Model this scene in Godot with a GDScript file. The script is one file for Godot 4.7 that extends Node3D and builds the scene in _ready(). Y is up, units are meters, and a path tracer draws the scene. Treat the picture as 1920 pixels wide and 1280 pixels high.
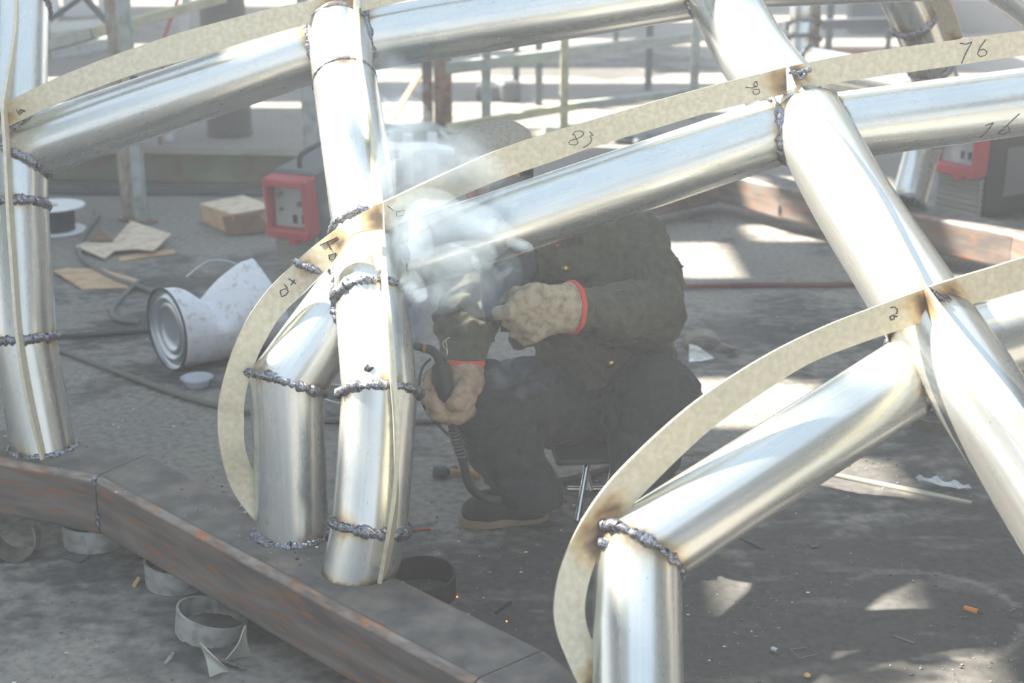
extends Node3D
# A yard where a curved frame of galvanised pipes is being welded on a rusty ring beam.
# Pixels of the 1920 x 1280 photograph are turned into points with P() (axis depth given) and G() (on a level plane).
const F := 2667.0
const EYE := 1.81
const PITCH := 18.0
var SN := sin(deg_to_rad(PITCH))
var CS := cos(deg_to_rad(PITCH))
var M := {}
var used := {}
var rng := RandomNumberGenerator.new()
var nz := FastNoiseLite.new()
var nf := FastNoiseLite.new()

func ray(px: float, py: float) -> Vector3:
	var u := (px - 960.0) / F
	var v := (640.0 - py) / F
	return Vector3(u, -SN + v * CS, -CS - v * SN)
func P(px: float, py: float, d: float) -> Vector3:
	return Vector3(0, EYE, 0) + ray(px, py) * d
func G(px: float, py: float, h := 0.0) -> Vector3:
	var r := ray(px, py)
	return Vector3(0, EYE, 0) + r * ((h - EYE) / r.y)
func PP(a: Array) -> Vector3:
	return P(a[0], a[1], a[2])

# ------------------------------------------------------------------ mesh building
class MB:
	var v := PackedVector3Array()
	var n := PackedVector3Array()
	var uv := PackedVector2Array()
	var c := PackedColorArray()
	var ix := PackedInt32Array()
	func put(p: Vector3, nn: Vector3, t := Vector2.ZERO, col := Color.WHITE) -> int:
		v.append(p); n.append(nn); uv.append(t); c.append(col)
		return v.size() - 1
	func tri(a: int, b: int, d: int) -> void:
		var g := (v[b] - v[a]).cross(v[d] - v[a])
		if g.dot(n[a] + n[b] + n[d]) > 0.0:
			ix.append(a); ix.append(d); ix.append(b)
		else:
			ix.append(a); ix.append(b); ix.append(d)
	func quad(a: int, b: int, d: int, e: int) -> void:
		tri(a, b, d); tri(a, d, e)
	func face(pts: Array, col := Color.WHITE, inside = null) -> void:
		var g: Vector3 = (pts[1] - pts[0]).cross(pts[2] - pts[0]).normalized()
		if pts.size() > 3 and g.length() < 0.5:
			g = (pts[2] - pts[0]).cross(pts[3] - pts[0]).normalized()
		if inside != null and g.dot(pts[0] - inside) < 0.0:
			g = -g
		var s := v.size()
		var e0: Vector3 = (pts[1] - pts[0]).normalized()
		var e1: Vector3 = g.cross(e0)
		for p in pts:
			put(p, g, Vector2((p - pts[0]).dot(e0), (p - pts[0]).dot(e1)), col)
		for k in range(1, pts.size() - 1):
			tri(s, s + k, s + k + 1)
	# a box with chamfered edges
	func box(t: Transform3D, size: Vector3, bev := 0.0, col := Color.WHITE) -> void:
		var h := size * 0.5
		var b: float = minf(bev, minf(h.x, minf(h.y, h.z)) * 0.9)
		var mid := t.origin
		for ax in 3:
			var a1 := (ax + 1) % 3
			var a2 := (ax + 2) % 3
			for s in [-1.0, 1.0]:
				var q := []
				for w in [[-1, -1], [1, -1], [1, 1], [-1, 1]]:
					var p := Vector3.ZERO
					p[ax] = s * h[ax]; p[a1] = w[0] * (h[a1] - b); p[a2] = w[1] * (h[a2] - b)
					q.append(t * p)
				face(q, col, mid)
		if b <= 0.0: return
		for ax in 3:
			var a1 := (ax + 1) % 3
			var a2 := (ax + 2) % 3
			for s1 in [-1.0, 1.0]:
				for s2 in [-1.0, 1.0]:
					var q := []
					for w in [[-1.0, 0], [1.0, 0], [1.0, 1], [-1.0, 1]]:
						var p := Vector3.ZERO
						p[ax] = w[0] * (h[ax] - b)
						p[a1] = s1 * (h[a1] - (b if w[1] == 1 else 0.0))
						p[a2] = s2 * (h[a2] - (0.0 if w[1] == 1 else b))
						q.append(t * p)
					face(q, col, mid)
		for s0 in [-1.0, 1.0]:
			for s1 in [-1.0, 1.0]:
				for s2 in [-1.0, 1.0]:
					var q := []
					for k in 3:
						var p := Vector3(s0 * (h.x - b), s1 * (h.y - b), s2 * (h.z - b))
						p[k] = [s0, s1, s2][k] * h[k]
						q.append(t * p)
					face(q, col, mid)
	# a swept round bar; radius may be one number or one per point
	func tube(path: Array, rad, sides := 12, caps := true, col := Color.WHITE, flat := 1.0) -> void:
		var m := path.size()
		var t0: Vector3 = (path[1] - path[0]).normalized()
		var ref := Vector3.UP if absf(t0.y) < 0.9 else Vector3.RIGHT
		var x := t0.cross(ref).normalized()
		var base := v.size()
		var along := 0.0
		for k in m:
			var t: Vector3 = (path[mini(k + 1, m - 1)] - path[maxi(k - 1, 0)]).normalized()
			x = (x - t * x.dot(t)).normalized()
			var y := t.cross(x)
			var r: float = rad[k] if rad is Array or rad is PackedFloat32Array else rad
			if k > 0: along += (path[k] - path[k - 1]).length()
			for s in sides + 1:
				var a := TAU * s / sides
				var nn := x * cos(a) + y * sin(a) * flat
				put(path[k] + nn * r, (x * cos(a) * flat + y * sin(a)).normalized(), Vector2(float(s) / sides, along), col)
		for k in m - 1:
			for s in sides:
				var a := base + k * (sides + 1) + s
				quad(a, a + 1, a + sides + 2, a + sides + 1)
		if caps:
			for e in [0, m - 1]:
				var t: Vector3 = (path[1] - path[0]).normalized() * -1.0 if e == 0 else (path[m - 1] - path[m - 2]).normalized()
				var cc := put(path[e], t, Vector2.ZERO, col)
				var first := v.size()
				for s in sides:
					put(v[base + e * (sides + 1) + s], t, Vector2.ZERO, col)
				for s in sides:
					tri(cc, first + s, first + (s + 1) % sides)
	# a lathed profile of [radius, height] pairs about t's y axis; creases where crease is true
	func lathe(t: Transform3D, prof: Array, sides := 32, col := Color.WHITE, crease := false) -> void:
		var nrm := []
		for k in prof.size() - 1:
			var d := Vector2(prof[k + 1][0] - prof[k][0], prof[k + 1][1] - prof[k][1])
			nrm.append(Vector2(d.y, -d.x).normalized())
		for k in prof.size() - 1:
			var na: Vector2 = nrm[k]
			var nb: Vector2 = nrm[k]
			if not crease:
				if k > 0: na = (nrm[k - 1] + nrm[k]).normalized()
				if k < prof.size() - 2: nb = (nrm[k] + nrm[k + 1]).normalized()
			var base := v.size()
			for s in sides + 1:
				var a := TAU * s / sides
				var o := Vector3(cos(a), 0, sin(a))
				put(t * (o * float(prof[k][0]) + Vector3.UP * float(prof[k][1])), (t.basis * (o * na.x + Vector3.UP * na.y)).normalized(), Vector2(float(s) / sides, prof[k][1]), col)
				put(t * (o * float(prof[k + 1][0]) + Vector3.UP * float(prof[k + 1][1])), (t.basis * (o * nb.x + Vector3.UP * nb.y)).normalized(), Vector2(float(s) / sides, prof[k + 1][1]), col)
			for s in sides:
				var b := base + s * 2
				quad(b, b + 2, b + 3, b + 1)
	# a flat outline in t's xy plane, given thickness along z
	func slab(t: Transform3D, poly: PackedVector2Array, th: float, col := Color.WHITE) -> void:
		var tr := Geometry2D.triangulate_polygon(poly)
		for s in [-0.5, 0.5]:
			var nn: Vector3 = (t.basis.z * signf(s)).normalized()
			var base := v.size()
			for p in poly:
				put(t * Vector3(p.x, p.y, s * th), nn, p, col)
			for k in range(0, tr.size(), 3):
				tri(base + tr[k], base + tr[k + 1], base + tr[k + 2])
		var ccw := not Geometry2D.is_polygon_clockwise(poly)
		for k in poly.size():
			var a := poly[k]
			var b := poly[(k + 1) % poly.size()]
			var o := (b - a).normalized()
			var nn := (t.basis * (Vector3(o.y, -o.x, 0) * (1.0 if ccw else -1.0))).normalized()
			var i0 := put(t * Vector3(a.x, a.y, -th / 2), nn, a, col)
			var i1 := put(t * Vector3(b.x, b.y, -th / 2), nn, b, col)
			var i2 := put(t * Vector3(b.x, b.y, th / 2), nn, b, col)
			var i3 := put(t * Vector3(a.x, a.y, th / 2), nn, a, col)
			quad(i0, i1, i2, i3)
	# a flat outline of points in space, thickened by off
	func prism(pts: Array, off: Vector3, col := Color.WHITE) -> void:
		var mid := Vector3.ZERO
		for p in pts: mid += p / pts.size()
		mid += off * 0.5
		var g: Vector3 = (pts[1] - pts[0]).cross(pts[pts.size() - 1] - pts[0]).normalized()
		var e0: Vector3 = (pts[1] - pts[0]).normalized()
		var e1 := g.cross(e0)
		var poly := PackedVector2Array()
		for p in pts: poly.append(Vector2((p - pts[0]).dot(e0), (p - pts[0]).dot(e1)))
		var tr := Geometry2D.triangulate_polygon(poly)
		for s in [0.0, 1.0]:
			var nn := off.normalized() * (1.0 if s > 0.5 else -1.0)
			var base := v.size()
			for k in pts.size(): put(pts[k] + off * s, nn, poly[k], col)
			for k in range(0, tr.size(), 3): tri(base + tr[k], base + tr[k + 1], base + tr[k + 2])
		for k in pts.size():
			var p: Vector3 = pts[k]
			var q: Vector3 = pts[(k + 1) % pts.size()]
			face([p, q, q + off, p + off], col, mid)
	# a bent sheet: rows of points, given a thickness; smooth
	func sheet(rows: Array, th: float, col := Color.WHITE, wrap := false) -> void:
		var r := rows.size()
		var m: int = rows[0].size()
		var nn := []
		for a in r:
			var line := []
			for b in m:
				var bm: int = (b - 1 + m) % m if wrap else maxi(b - 1, 0)
				var bp: int = (b + 1) % m if wrap else mini(b + 1, m - 1)
				var du: Vector3 = rows[a][bp] - rows[a][bm]
				var dv: Vector3 = rows[mini(a + 1, r - 1)][b] - rows[maxi(a - 1, 0)][b]
				line.append(du.cross(dv).normalized())
			nn.append(line)
		var ends := m if wrap else m - 1
		for s in [-0.5, 0.5]:
			var base := v.size()
			for a in r:
				for b in m:
					put(rows[a][b] + nn[a][b] * s * th, nn[a][b] * signf(s), Vector2(float(b) / m, float(a) / r), col)
			for a in r - 1:
				for b in ends:
					var b2 := (b + 1) % m
					quad(base + a * m + b, base + a * m + b2, base + (a + 1) * m + b2, base + (a + 1) * m + b)
		var rim := []
		for b in ends:
			rim.append([0, b, 0, (b + 1) % m]); rim.append([r - 1, b, r - 1, (b + 1) % m])
		if not wrap:
			for a in r - 1:
				rim.append([a, 0, a + 1, 0]); rim.append([a, m - 1, a + 1, m - 1])
		var mid := Vector3.ZERO
		for a in r:
			mid += rows[a][m / 2] / r
		for q in rim:
			var p: Vector3 = rows[q[0]][q[1]]
			var p2: Vector3 = rows[q[2]][q[3]]
			var k: Vector3 = nn[q[0]][q[1]] * th * 0.5
			var k2: Vector3 = nn[q[2]][q[3]] * th * 0.5
			var inner: Vector3 = rows[clampi(q[0], 1, r - 2)][clampi(q[1], 1, m - 2)] if r > 2 and m > 2 else mid
			face([p - k, p2 - k2, p2 + k2, p + k], col, inner)
	func done() -> ArrayMesh:
		var arr := []
		arr.resize(Mesh.ARRAY_MAX)
		arr[Mesh.ARRAY_VERTEX] = v; arr[Mesh.ARRAY_NORMAL] = n; arr[Mesh.ARRAY_TEX_UV] = uv; arr[Mesh.ARRAY_COLOR] = c; arr[Mesh.ARRAY_INDEX] = ix
		var am := ArrayMesh.new()
		am.add_surface_from_arrays(Mesh.PRIMITIVE_TRIANGLES, arr)
		return am

func numbered(called: String) -> String:
	var k: int = used.get(called, 0)
	used[called] = k + 1
	return called if k == 0 else "%s_%03d" % [called, k]
func obj(called: String, mb, m: Material, parent: Node3D = null) -> MeshInstance3D:
	var o := MeshInstance3D.new()
	o.mesh = mb.done() if mb is MB else mb
	o.material_override = m
	if parent == null:
		o.name = numbered(called)
		add_child(o)
	else:
		o.name = called
		parent.add_child(o, true)
	return o
func tag(o: Node3D, label: String, category: String, group := "", kind := "") -> Node3D:
	if label: o.set_meta("label", label)
	if category: o.set_meta("category", category)
	if group: o.set_meta("group", group)
	if kind: o.set_meta("kind", kind)
	return o
func thing(called: String, label: String, category: String, at := Vector3.ZERO, group := "") -> Node3D:
	var o := Node3D.new()
	o.name = numbered(called)
	add_child(o)
	o.position = at
	return tag(o, label, category, group)
# moves a mesh so that its points are given relative to the thing's base
func part(called: String, mb: MB, m: Material, parent: Node3D) -> MeshInstance3D:
	var off := Vector3.ZERO
	var q: Node = parent
	while q is Node3D and q != self:
		off += (q as Node3D).position
		q = q.get_parent()
	for k in mb.v.size():
		mb.v[k] -= off
	return obj(called, mb, m, parent)
# a thing that is one mesh: its points are in the world, its origin goes to `at`
func single(called: String, mb: MB, m: Material, at: Vector3, label: String, category: String, group := "") -> MeshInstance3D:
	for k in mb.v.size():
		mb.v[k] -= at
	var o := obj(called, mb, m)
	o.position = at
	tag(o, label, category, group)
	return o
func smooth_path(p: Array, per := 8) -> Array:
	var out := []
	for k in p.size() - 1:
		var a: Vector3 = p[maxi(k - 1, 0)]
		var b: Vector3 = p[k]
		var c: Vector3 = p[k + 1]
		var d: Vector3 = p[mini(k + 2, p.size() - 1)]
		for s in per:
			out.append(b.cubic_interpolate(c, a, d, float(s) / per))
	out.append(p[p.size() - 1])
	return out
func frame_at(o: Vector3, y: Vector3, hint := Vector3.FORWARD) -> Transform3D:
	var yy := y.normalized()
	var h := hint if absf(yy.dot(hint)) < 0.95 else Vector3.RIGHT
	var x := h.cross(yy).normalized()
	return Transform3D(Basis(x, yy, x.cross(yy).normalized()), o)

# ------------------------------------------------------------------ materials
func mat(col: Color, rough := 0.8, metal := 0.0, tex: Texture2D = null, vc := false) -> StandardMaterial3D:
	var m := StandardMaterial3D.new()
	m.albedo_color = col
	m.roughness = rough
	m.metallic = metal
	if tex: m.albedo_texture = tex
	m.vertex_color_use_as_albedo = vc
	return m
func tri(m: StandardMaterial3D, s: float, world := true) -> StandardMaterial3D:
	m.uv1_triplanar = true
	m.uv1_world_triplanar = world
	m.uv1_scale = Vector3.ONE * s
	return m
func noise_tex(freq: float, ramp: Array, oct := 4, w := 512, sd := 1, kind := FastNoiseLite.TYPE_SIMPLEX_SMOOTH, bump := false) -> NoiseTexture2D:
	var t := NoiseTexture2D.new()
	var n := FastNoiseLite.new()
	n.noise_type = kind
	n.seed = sd
	n.frequency = freq
	n.fractal_octaves = oct
	t.noise = n
	t.width = w; t.height = w
	t.seamless = true
	if ramp.size():
		var g := Gradient.new()
		var off := PackedFloat32Array()
		var cs := PackedColorArray()
		for r in ramp:
			off.append(r[0]); cs.append(r[1])
		g.offsets = off; g.colors = cs
		t.color_ramp = g
	if bump:
		t.as_normal_map = true
		t.bump_strength = 4.0
	return t
func image_tex(w: int, h: int, f: Callable) -> ImageTexture:
	var im := Image.create(w, h, false, Image.FORMAT_RGB8)
	for y in h:
		for x in w:
			im.set_pixel(x, y, f.call(x, y))
	return ImageTexture.create_from_image(im)
func make_materials() -> void:
	nz.noise_type = FastNoiseLite.TYPE_SIMPLEX_SMOOTH
	nz.seed = 7
	nz.frequency = 1.0
	nz.fractal_octaves = 4
	nf.noise_type = FastNoiseLite.TYPE_SIMPLEX
	nf.seed = 21
	nf.frequency = 1.0
	nf.fractal_octaves = 2
	rng.seed = 12345
	# galvanised pipe: drawn streaks along the length, cloudy zinc, specks; u runs round the pipe, v along it
	var galv := image_tex(256, 512, func(x, y):
		var a: float = TAU * x / 256.0
		var v: float = y / 512.0
		var cx := cos(a)
		var sy := sin(a)
		var streak := nz.get_noise_3d(cx * 9.0, sy * 9.0, v * 2.2)
		var cloud := nz.get_noise_3d(cx * 1.6 + 30.0, sy * 1.6, v * 9.0)
		var speck := nf.get_noise_3d(cx * 16.0, sy * 16.0 + 9.0, v * 110.0)
		var g := 0.94 + 0.035 * streak + 0.025 * cloud
		if speck > 0.78: g -= 0.3 * (speck - 0.78) / 0.22
		return Color(clampf(g + 0.012 * cloud, 0, 1), clampf(g, 0, 1), clampf(g - 0.02 * streak, 0, 1)))
	var galv_rough := image_tex(256, 512, func(x, y):
		var a: float = TAU * x / 256.0
		var v: float = y / 512.0
		var g := 0.70 + 0.07 * nz.get_noise_3d(cos(a) * 7.0, sin(a) * 7.0 + 5.0, v * 3.0) + 0.04 * nz.get_noise_3d(cos(a) * 2.0, sin(a) * 2.0, v * 22.0)
		return Color(g, g, g))
	M.galv = mat(Color(0.86, 0.875, 0.865), 0.38, 0.85, galv, true)
	M.galv.roughness_texture = galv_rough
	# galvanised flat plate: spangle and rubbed patches
	var plate_tex := noise_tex(0.018, [[0.0, Color(0.78, 0.77, 0.70)], [0.4, Color(0.85, 0.84, 0.77)], [0.6, Color(0.875, 0.865, 0.80)], [1.0, Color(0.94, 0.93, 0.88)]], 5, 512, 5)
	M.plate = tri(mat(Color(0.95, 0.925, 0.88), 0.5, 0.5, plate_tex, true), 5.5)
	# weld metal: rough dark silver
	M.weld = tri(mat(Color(0.8, 0.81, 0.84), 0.33, 0.9, noise_tex(0.06, [[0.0, Color(0.2, 0.2, 0.21)], [0.4, Color(0.45, 0.45, 0.47)], [0.58, Color(0.8, 0.81, 0.84)], [1.0, Color(0.97, 0.97, 0.98)]], 3, 256, 9)), 14.0)
	M.ink = mat(Color(0.14, 0.14, 0.17), 0.7)
	M.soot = tri(mat(Color(0.16, 0.14, 0.13), 0.9, 0.0), 1.0)
	# mill-scale steel of the ring beam with rust
	var rust := image_tex(512, 256, func(x, y):
		var u: float = x / 512.0 * 3.0
		var v: float = y / 256.0 * 0.36
		var a := nz.get_noise_2d(u * 2.3 + 40.0, v * 9.0)
		var b := nz.get_noise_2d(u * 7.0, v * 22.0 + 80.0)
		var g := nf.get_noise_2d(u * 60.0, v * 60.0)
		var st := nz.get_noise_2d(u * 3.0 + 9.0, v * 26.0)
		var col := Color(0.50, 0.47, 0.455).lerp(Color(0.67, 0.635, 0.61), clampf(0.5 + a * 1.2, 0, 1))
		col = col.lerp(Color(0.68, 0.56, 0.48), clampf((b * 0.8 + st * 0.6 + 0.1) * 1.3, 0, 0.75))
		col = col.lerp(Color(0.82, 0.52, 0.33), clampf((st + b + g * 0.25 - 0.45) * 2.0, 0, 0.7))
		return col)
	M.rust = mat(Color(1, 1, 1), 0.62, 0.25, rust, true)
	M.rust_top = tri(mat(Color(1, 1, 1), 0.72, 0.1, noise_tex(0.012, [[0.0, Color(0.31, 0.305, 0.30)], [0.45, Color(0.40, 0.39, 0.38)], [0.6, Color(0.43, 0.415, 0.40)], [1.0, Color(0.51, 0.47, 0.43)]], 5, 512, 31)), 1.4)
	# the yard: worn concrete, dark with soot and trodden grinding dust
	var fine := noise_tex(0.045, [[0.0, Color(0.47, 0.47, 0.465)], [0.38, Color(0.57, 0.565, 0.55)], [0.55, Color(0.605, 0.595, 0.575)], [0.78, Color(0.64, 0.625, 0.60)], [1.0, Color(0.74, 0.715, 0.68)]], 6, 1024, 3)
	M.ground = mat(Color(0.91, 0.90, 0.885), 0.92, 0.0, fine)
	M.ground.uv1_scale = Vector3(1.0 / 1.7, 1.0 / 1.7, 1)
	M.ground.detail_enabled = true
	M.ground.detail_blend_mode = BaseMaterial3D.BLEND_MODE_MUL
	M.ground.detail_uv_layer = BaseMaterial3D.DETAIL_UV_2
	M.ground.detail_albedo = ground_map()
	M.ground.heightmap_enabled = true
	M.ground.heightmap_texture = noise_tex(0.05, [], 5, 512, 12)
	M.ground.heightmap_scale = 0.22
	M.paint_grey = tri(mat(Color(0.66, 0.70, 0.69), 0.6, 0.1, noise_tex(0.02, [[0.0, Color(0.75, 0.72, 0.68)], [0.5, Color(0.94, 0.94, 0.93)], [1.0, Color(1, 1, 1)]], 4, 256, 44)), 1.6)
	M.paint_tan = tri(mat(Color(0.66, 0.64, 0.60), 0.6, 0.1, noise_tex(0.02, [[0.0, Color(0.72, 0.62, 0.54)], [0.45, Color(0.9, 0.88, 0.85)], [1.0, Color(1, 1, 1)]], 4, 256, 43)), 1.6)
	M.paint_pale = tri(mat(Color(0.80, 0.80, 0.70), 0.55, 0.1, noise_tex(0.02, [[0.0, Color(0.8, 0.78, 0.7)], [1.0, Color(1, 1, 1)]], 4, 256, 45)), 1.6)
	M.dark_steel = mat(Color(0.30, 0.33, 0.35), 0.6, 0.3)
	M.rusty = tri(mat(Color(0.62, 0.52, 0.46), 0.75, 0.1, noise_tex(0.03, [[0.0, Color(0.5, 0.42, 0.36)], [0.5, Color(0.8, 0.74, 0.68)], [1.0, Color(0.95, 0.92, 0.88)]], 4, 256, 46)), 1.5)
	M.old_beam = tri(mat(Color(0.50, 0.50, 0.475), 0.75, 0.1, noise_tex(0.012, [[0.0, Color(0.72, 0.60, 0.54)], [0.45, Color(0.9, 0.86, 0.82)], [0.6, Color(0.82, 0.90, 0.78)], [1.0, Color(0.98, 1.0, 0.92)]], 4, 256, 47)), 0.6)
	M.added_wall_dark = mat(Color(0.30, 0.31, 0.32), 0.85)
	M.blocker_metal = mat(Color(0.55, 0.57, 0.58), 0.7, 0.3)
	var card := noise_tex(0.02, [[0.0, Color(0.84, 0.82, 0.78)], [0.5, Color(0.96, 0.95, 0.93)], [1.0, Color(1, 1, 1)]], 3, 256, 48)
	M.card = tri(mat(Color(0.80, 0.69, 0.56), 0.9, 0.0, card), 2.0)
	M.card_dark = tri(mat(Color(0.52, 0.42, 0.35), 0.9, 0.0, card), 2.0)
	M.card_pale = tri(mat(Color(0.88, 0.82, 0.74), 0.9, 0.0, card), 2.0)
	M.red = mat(Color(0.66, 0.25, 0.28), 0.55)
	M.panel_grey = mat(Color(0.62, 0.64, 0.63), 0.6)
	M.vent_grey = mat(Color(0.58, 0.59, 0.56), 0.65)
	M.black = mat(Color(0.10, 0.11, 0.12), 0.6)
	M.navy = mat(Color(0.11, 0.16, 0.19), 0.55)
	M.white = mat(Color(0.90, 0.91, 0.92), 0.5)
	M.cable = mat(Color(0.42, 0.42, 0.40), 0.75)
	M.cable_dark = mat(Color(0.26, 0.27, 0.28), 0.7)
	M.red_hose = mat(Color(0.42, 0.23, 0.21), 0.75)
	M.bucket = tri(mat(Color(0.90, 0.91, 0.93), 0.5, 0.0, noise_tex(0.016, [[0.0, Color(0.55, 0.44, 0.34)], [0.2, Color(0.80, 0.74, 0.66)], [0.3, Color(0.97, 0.97, 0.97)], [1.0, Color(1, 1, 1)]], 5, 512, 49)), 2.6, false)
	M.tin = mat(Color(0.66, 0.70, 0.73), 0.38, 0.8)
	M.skin = mat(Color(0.78, 0.50, 0.40), 0.6)
	M.wood = mat(Color(0.74, 0.60, 0.42), 0.8)
	M.orange = mat(Color(0.86, 0.52, 0.24), 0.8)
	M.chip = mat(Color(0.62, 0.30, 0.20), 0.8)
	M.teal = mat(Color(0.10, 0.52, 0.55), 0.8)
	M.concrete = tri(mat(Color(0.66, 0.65, 0.63), 0.9, 0.0, fine), 0.8)
	M.brass = mat(Color(0.85, 0.72, 0.42), 0.3, 1.0)
	M.machine_dark = mat(Color(0.33, 0.36, 0.38), 0.55)
	M.machine_navy = mat(Color(0.12, 0.15, 0.17), 0.55)
	M.machine_side = mat(Color(0.40, 0.42, 0.44), 0.6)
	M.wood_red = tri(mat(Color(0.66, 0.52, 0.46), 0.85, 0.0, card), 2.0)
	var cloth := noise_tex(0.03, [[0.0, Color(0.74, 0.74, 0.73)], [0.45, Color(0.9, 0.9, 0.9)], [1.0, Color(1, 1, 1)]], 5, 512, 70)
	M.olive = tri(mat(Color(0.345, 0.355, 0.31), 0.95, 0.0, cloth), 2.4)
	M.denim = tri(mat(Color(0.225, 0.235, 0.25), 0.95, 0.0, cloth), 2.6)
	for c in [M.olive, M.denim]:
		c.rim_enabled = true
		c.rim = 0.25
	M.olive_dark = mat(Color(0.26, 0.27, 0.25), 0.9)
	var grime := noise_tex(0.012, [[0.0, Color(0.62, 0.57, 0.52)], [0.35, Color(0.84, 0.81, 0.77)], [0.6, Color(0.94, 0.92, 0.90)], [1.0, Color(1, 1, 1)]], 5, 512, 72)
	M.glove = tri(mat(Color(0.74, 0.705, 0.625), 0.95, 0.0, grime), 5.0)
	M.glove_worn = tri(mat(Color(0.69, 0.62, 0.55), 0.95, 0.0, grime), 5.0)
	M.hem = mat(Color(0.80, 0.30, 0.25), 0.8)
	M.boot = tri(mat(Color(0.20, 0.21, 0.21), 0.75, 0.0, cloth), 4.0)
	M.sole = mat(Color(0.55, 0.48, 0.40), 0.85)
	M.hat = tri(mat(Color(0.66, 0.64, 0.58), 0.95, 0.0, cloth), 4.0)
	M.shield = mat(Color(0.21, 0.22, 0.23), 0.6)
	M.brass_dull = mat(Color(0.60, 0.47, 0.30), 0.5, 0.6)
	M.chrome = mat(Color(0.78, 0.79, 0.78), 0.25, 1.0)
	M.galv_plain = tri(mat(Color(0.86, 0.875, 0.87), 0.4, 0.75, noise_tex(0.02, [[0.0, Color(0.72, 0.72, 0.70)], [0.5, Color(0.93, 0.93, 0.92)], [1.0, Color(1, 1, 1)]], 4, 256, 60)), 4.0)
	M.offcut = tri(mat(Color(0.50, 0.50, 0.465), 0.55, 0.5, noise_tex(0.02, [[0.0, Color(0.7, 0.68, 0.64)], [1.0, Color(1, 1, 1)]], 4, 256, 61)), 4.0)
	M.galv_dull = mat(Color(0.66, 0.67, 0.63), 0.5, 0.5)
	M.offcut_dark = mat(Color(0.22, 0.21, 0.20), 0.7, 0.3)
	M.plate_plain = mat(Color(0.66, 0.66, 0.60), 0.6, 0.3)
	M.grit = mat(Color(1, 1, 1), 0.85, 0.0, null, true)
	M.ember = mat(Color(1.0, 0.5, 0.2), 0.6)
	M.ember.emission_enabled = true
	M.ember.emission = Color(1.0, 0.45, 0.12)
	M.ember.emission_energy_multiplier = 4.0
	M.film = mat(Color(0.85, 0.88, 0.90, 0.45), 0.12)
	M.film.transparency = BaseMaterial3D.TRANSPARENCY_ALPHA

# soot, spilt grinding dust and scuffed rings lying on the concrete: 11 x 11 m, x -5.5..5.5, z -1.5..-12.5
func ground_map() -> ImageTexture:
	var n := 700
	var im := Image.create(n, n, false, Image.FORMAT_RGB8)
	var ring := G(1730, 1150)
	var soot := []
	for s in [[1700, 1130, 0.8, 0.45, 0.9], [1350, 1180, 0.5, 0.4, 0.8], [1550, 1230, 0.6, 0.3, 0.7], [1750, 880, 0.6, 0.5, 0.7], [1500, 640, 0.7, 0.5, 0.7], [950, 1060, 0.5, 0.25, 0.55], [700, 1150, 0.5, 0.3, 0.5], [150, 1080, 0.4, 0.2, 0.6], [500, 640, 0.5, 0.5, 0.4], [180, 590, 0.5, 0.6, 0.5]]:
		var c := G(s[0], s[1])
		soot.append([Vector2(c.x, c.z), Vector2(s[2], s[3]), s[4]])
	for y in n:
		for x in n:
			var p := Vector2(-5.5 + 11.0 * x / n, -1.5 - 11.0 * y / n)
			var a := nz.get_noise_2d(p.x * 0.55, p.y * 0.55 + 60.0)
			var b := nz.get_noise_2d(p.x * 1.9 + 11.0, p.y * 2.1)
			var g := 0.95 + 0.08 * a
			# trodden soot, thick where the welders work and drag steel about
			var here := 0.0
			for s in soot:
				var q0: Vector2 = (p - s[0]) / s[1]
				var r2 := q0.length_squared()
				if r2 < 4.0: here += s[2] * exp(-r2)
			var fleck := nf.get_noise_2d(p.x * 9.0, p.y * 14.0)
			var dirt := clampf((b * 0.8 + a * 0.8 + fleck * 0.3 + here * 1.1 - 0.15) * 1.5, 0.0, 1.0)
			var col := Color(g, g, g).lerp(Color(0.60, 0.61, 0.63), dirt * 0.85)
			if here > 0.1: col = col.lerp(Color(0.50, 0.515, 0.535), clampf((here + b * 0.8 + fleck * 0.4 - 0.25) * 1.6, 0.0, 0.75))
			# scuffs where the soot is scraped off
			var sc := nz.get_noise_2d(p.x * 2.0 - 50.0, p.y * 7.0)
			col = col.lerp(Color(g, g, g), clampf((sc - 0.22) * 1.6, 0.0, 0.5))
			# rings left on the floor by round things dragged over it
			var q := (p - Vector2(ring.x, ring.z)) * Vector2(1.0, 1.0)
			var dd := absf(q.length() - 0.24 + 0.02 * b)
			if dd < 0.014 and q.angle() > -2.4 and q.angle() < 2.0 and sc > -0.2:
				col = col.lerp(Color(g, g, g), 0.6)
			im.set_pixel(x, y, col)
	return ImageTexture.create_from_image(im)
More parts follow.
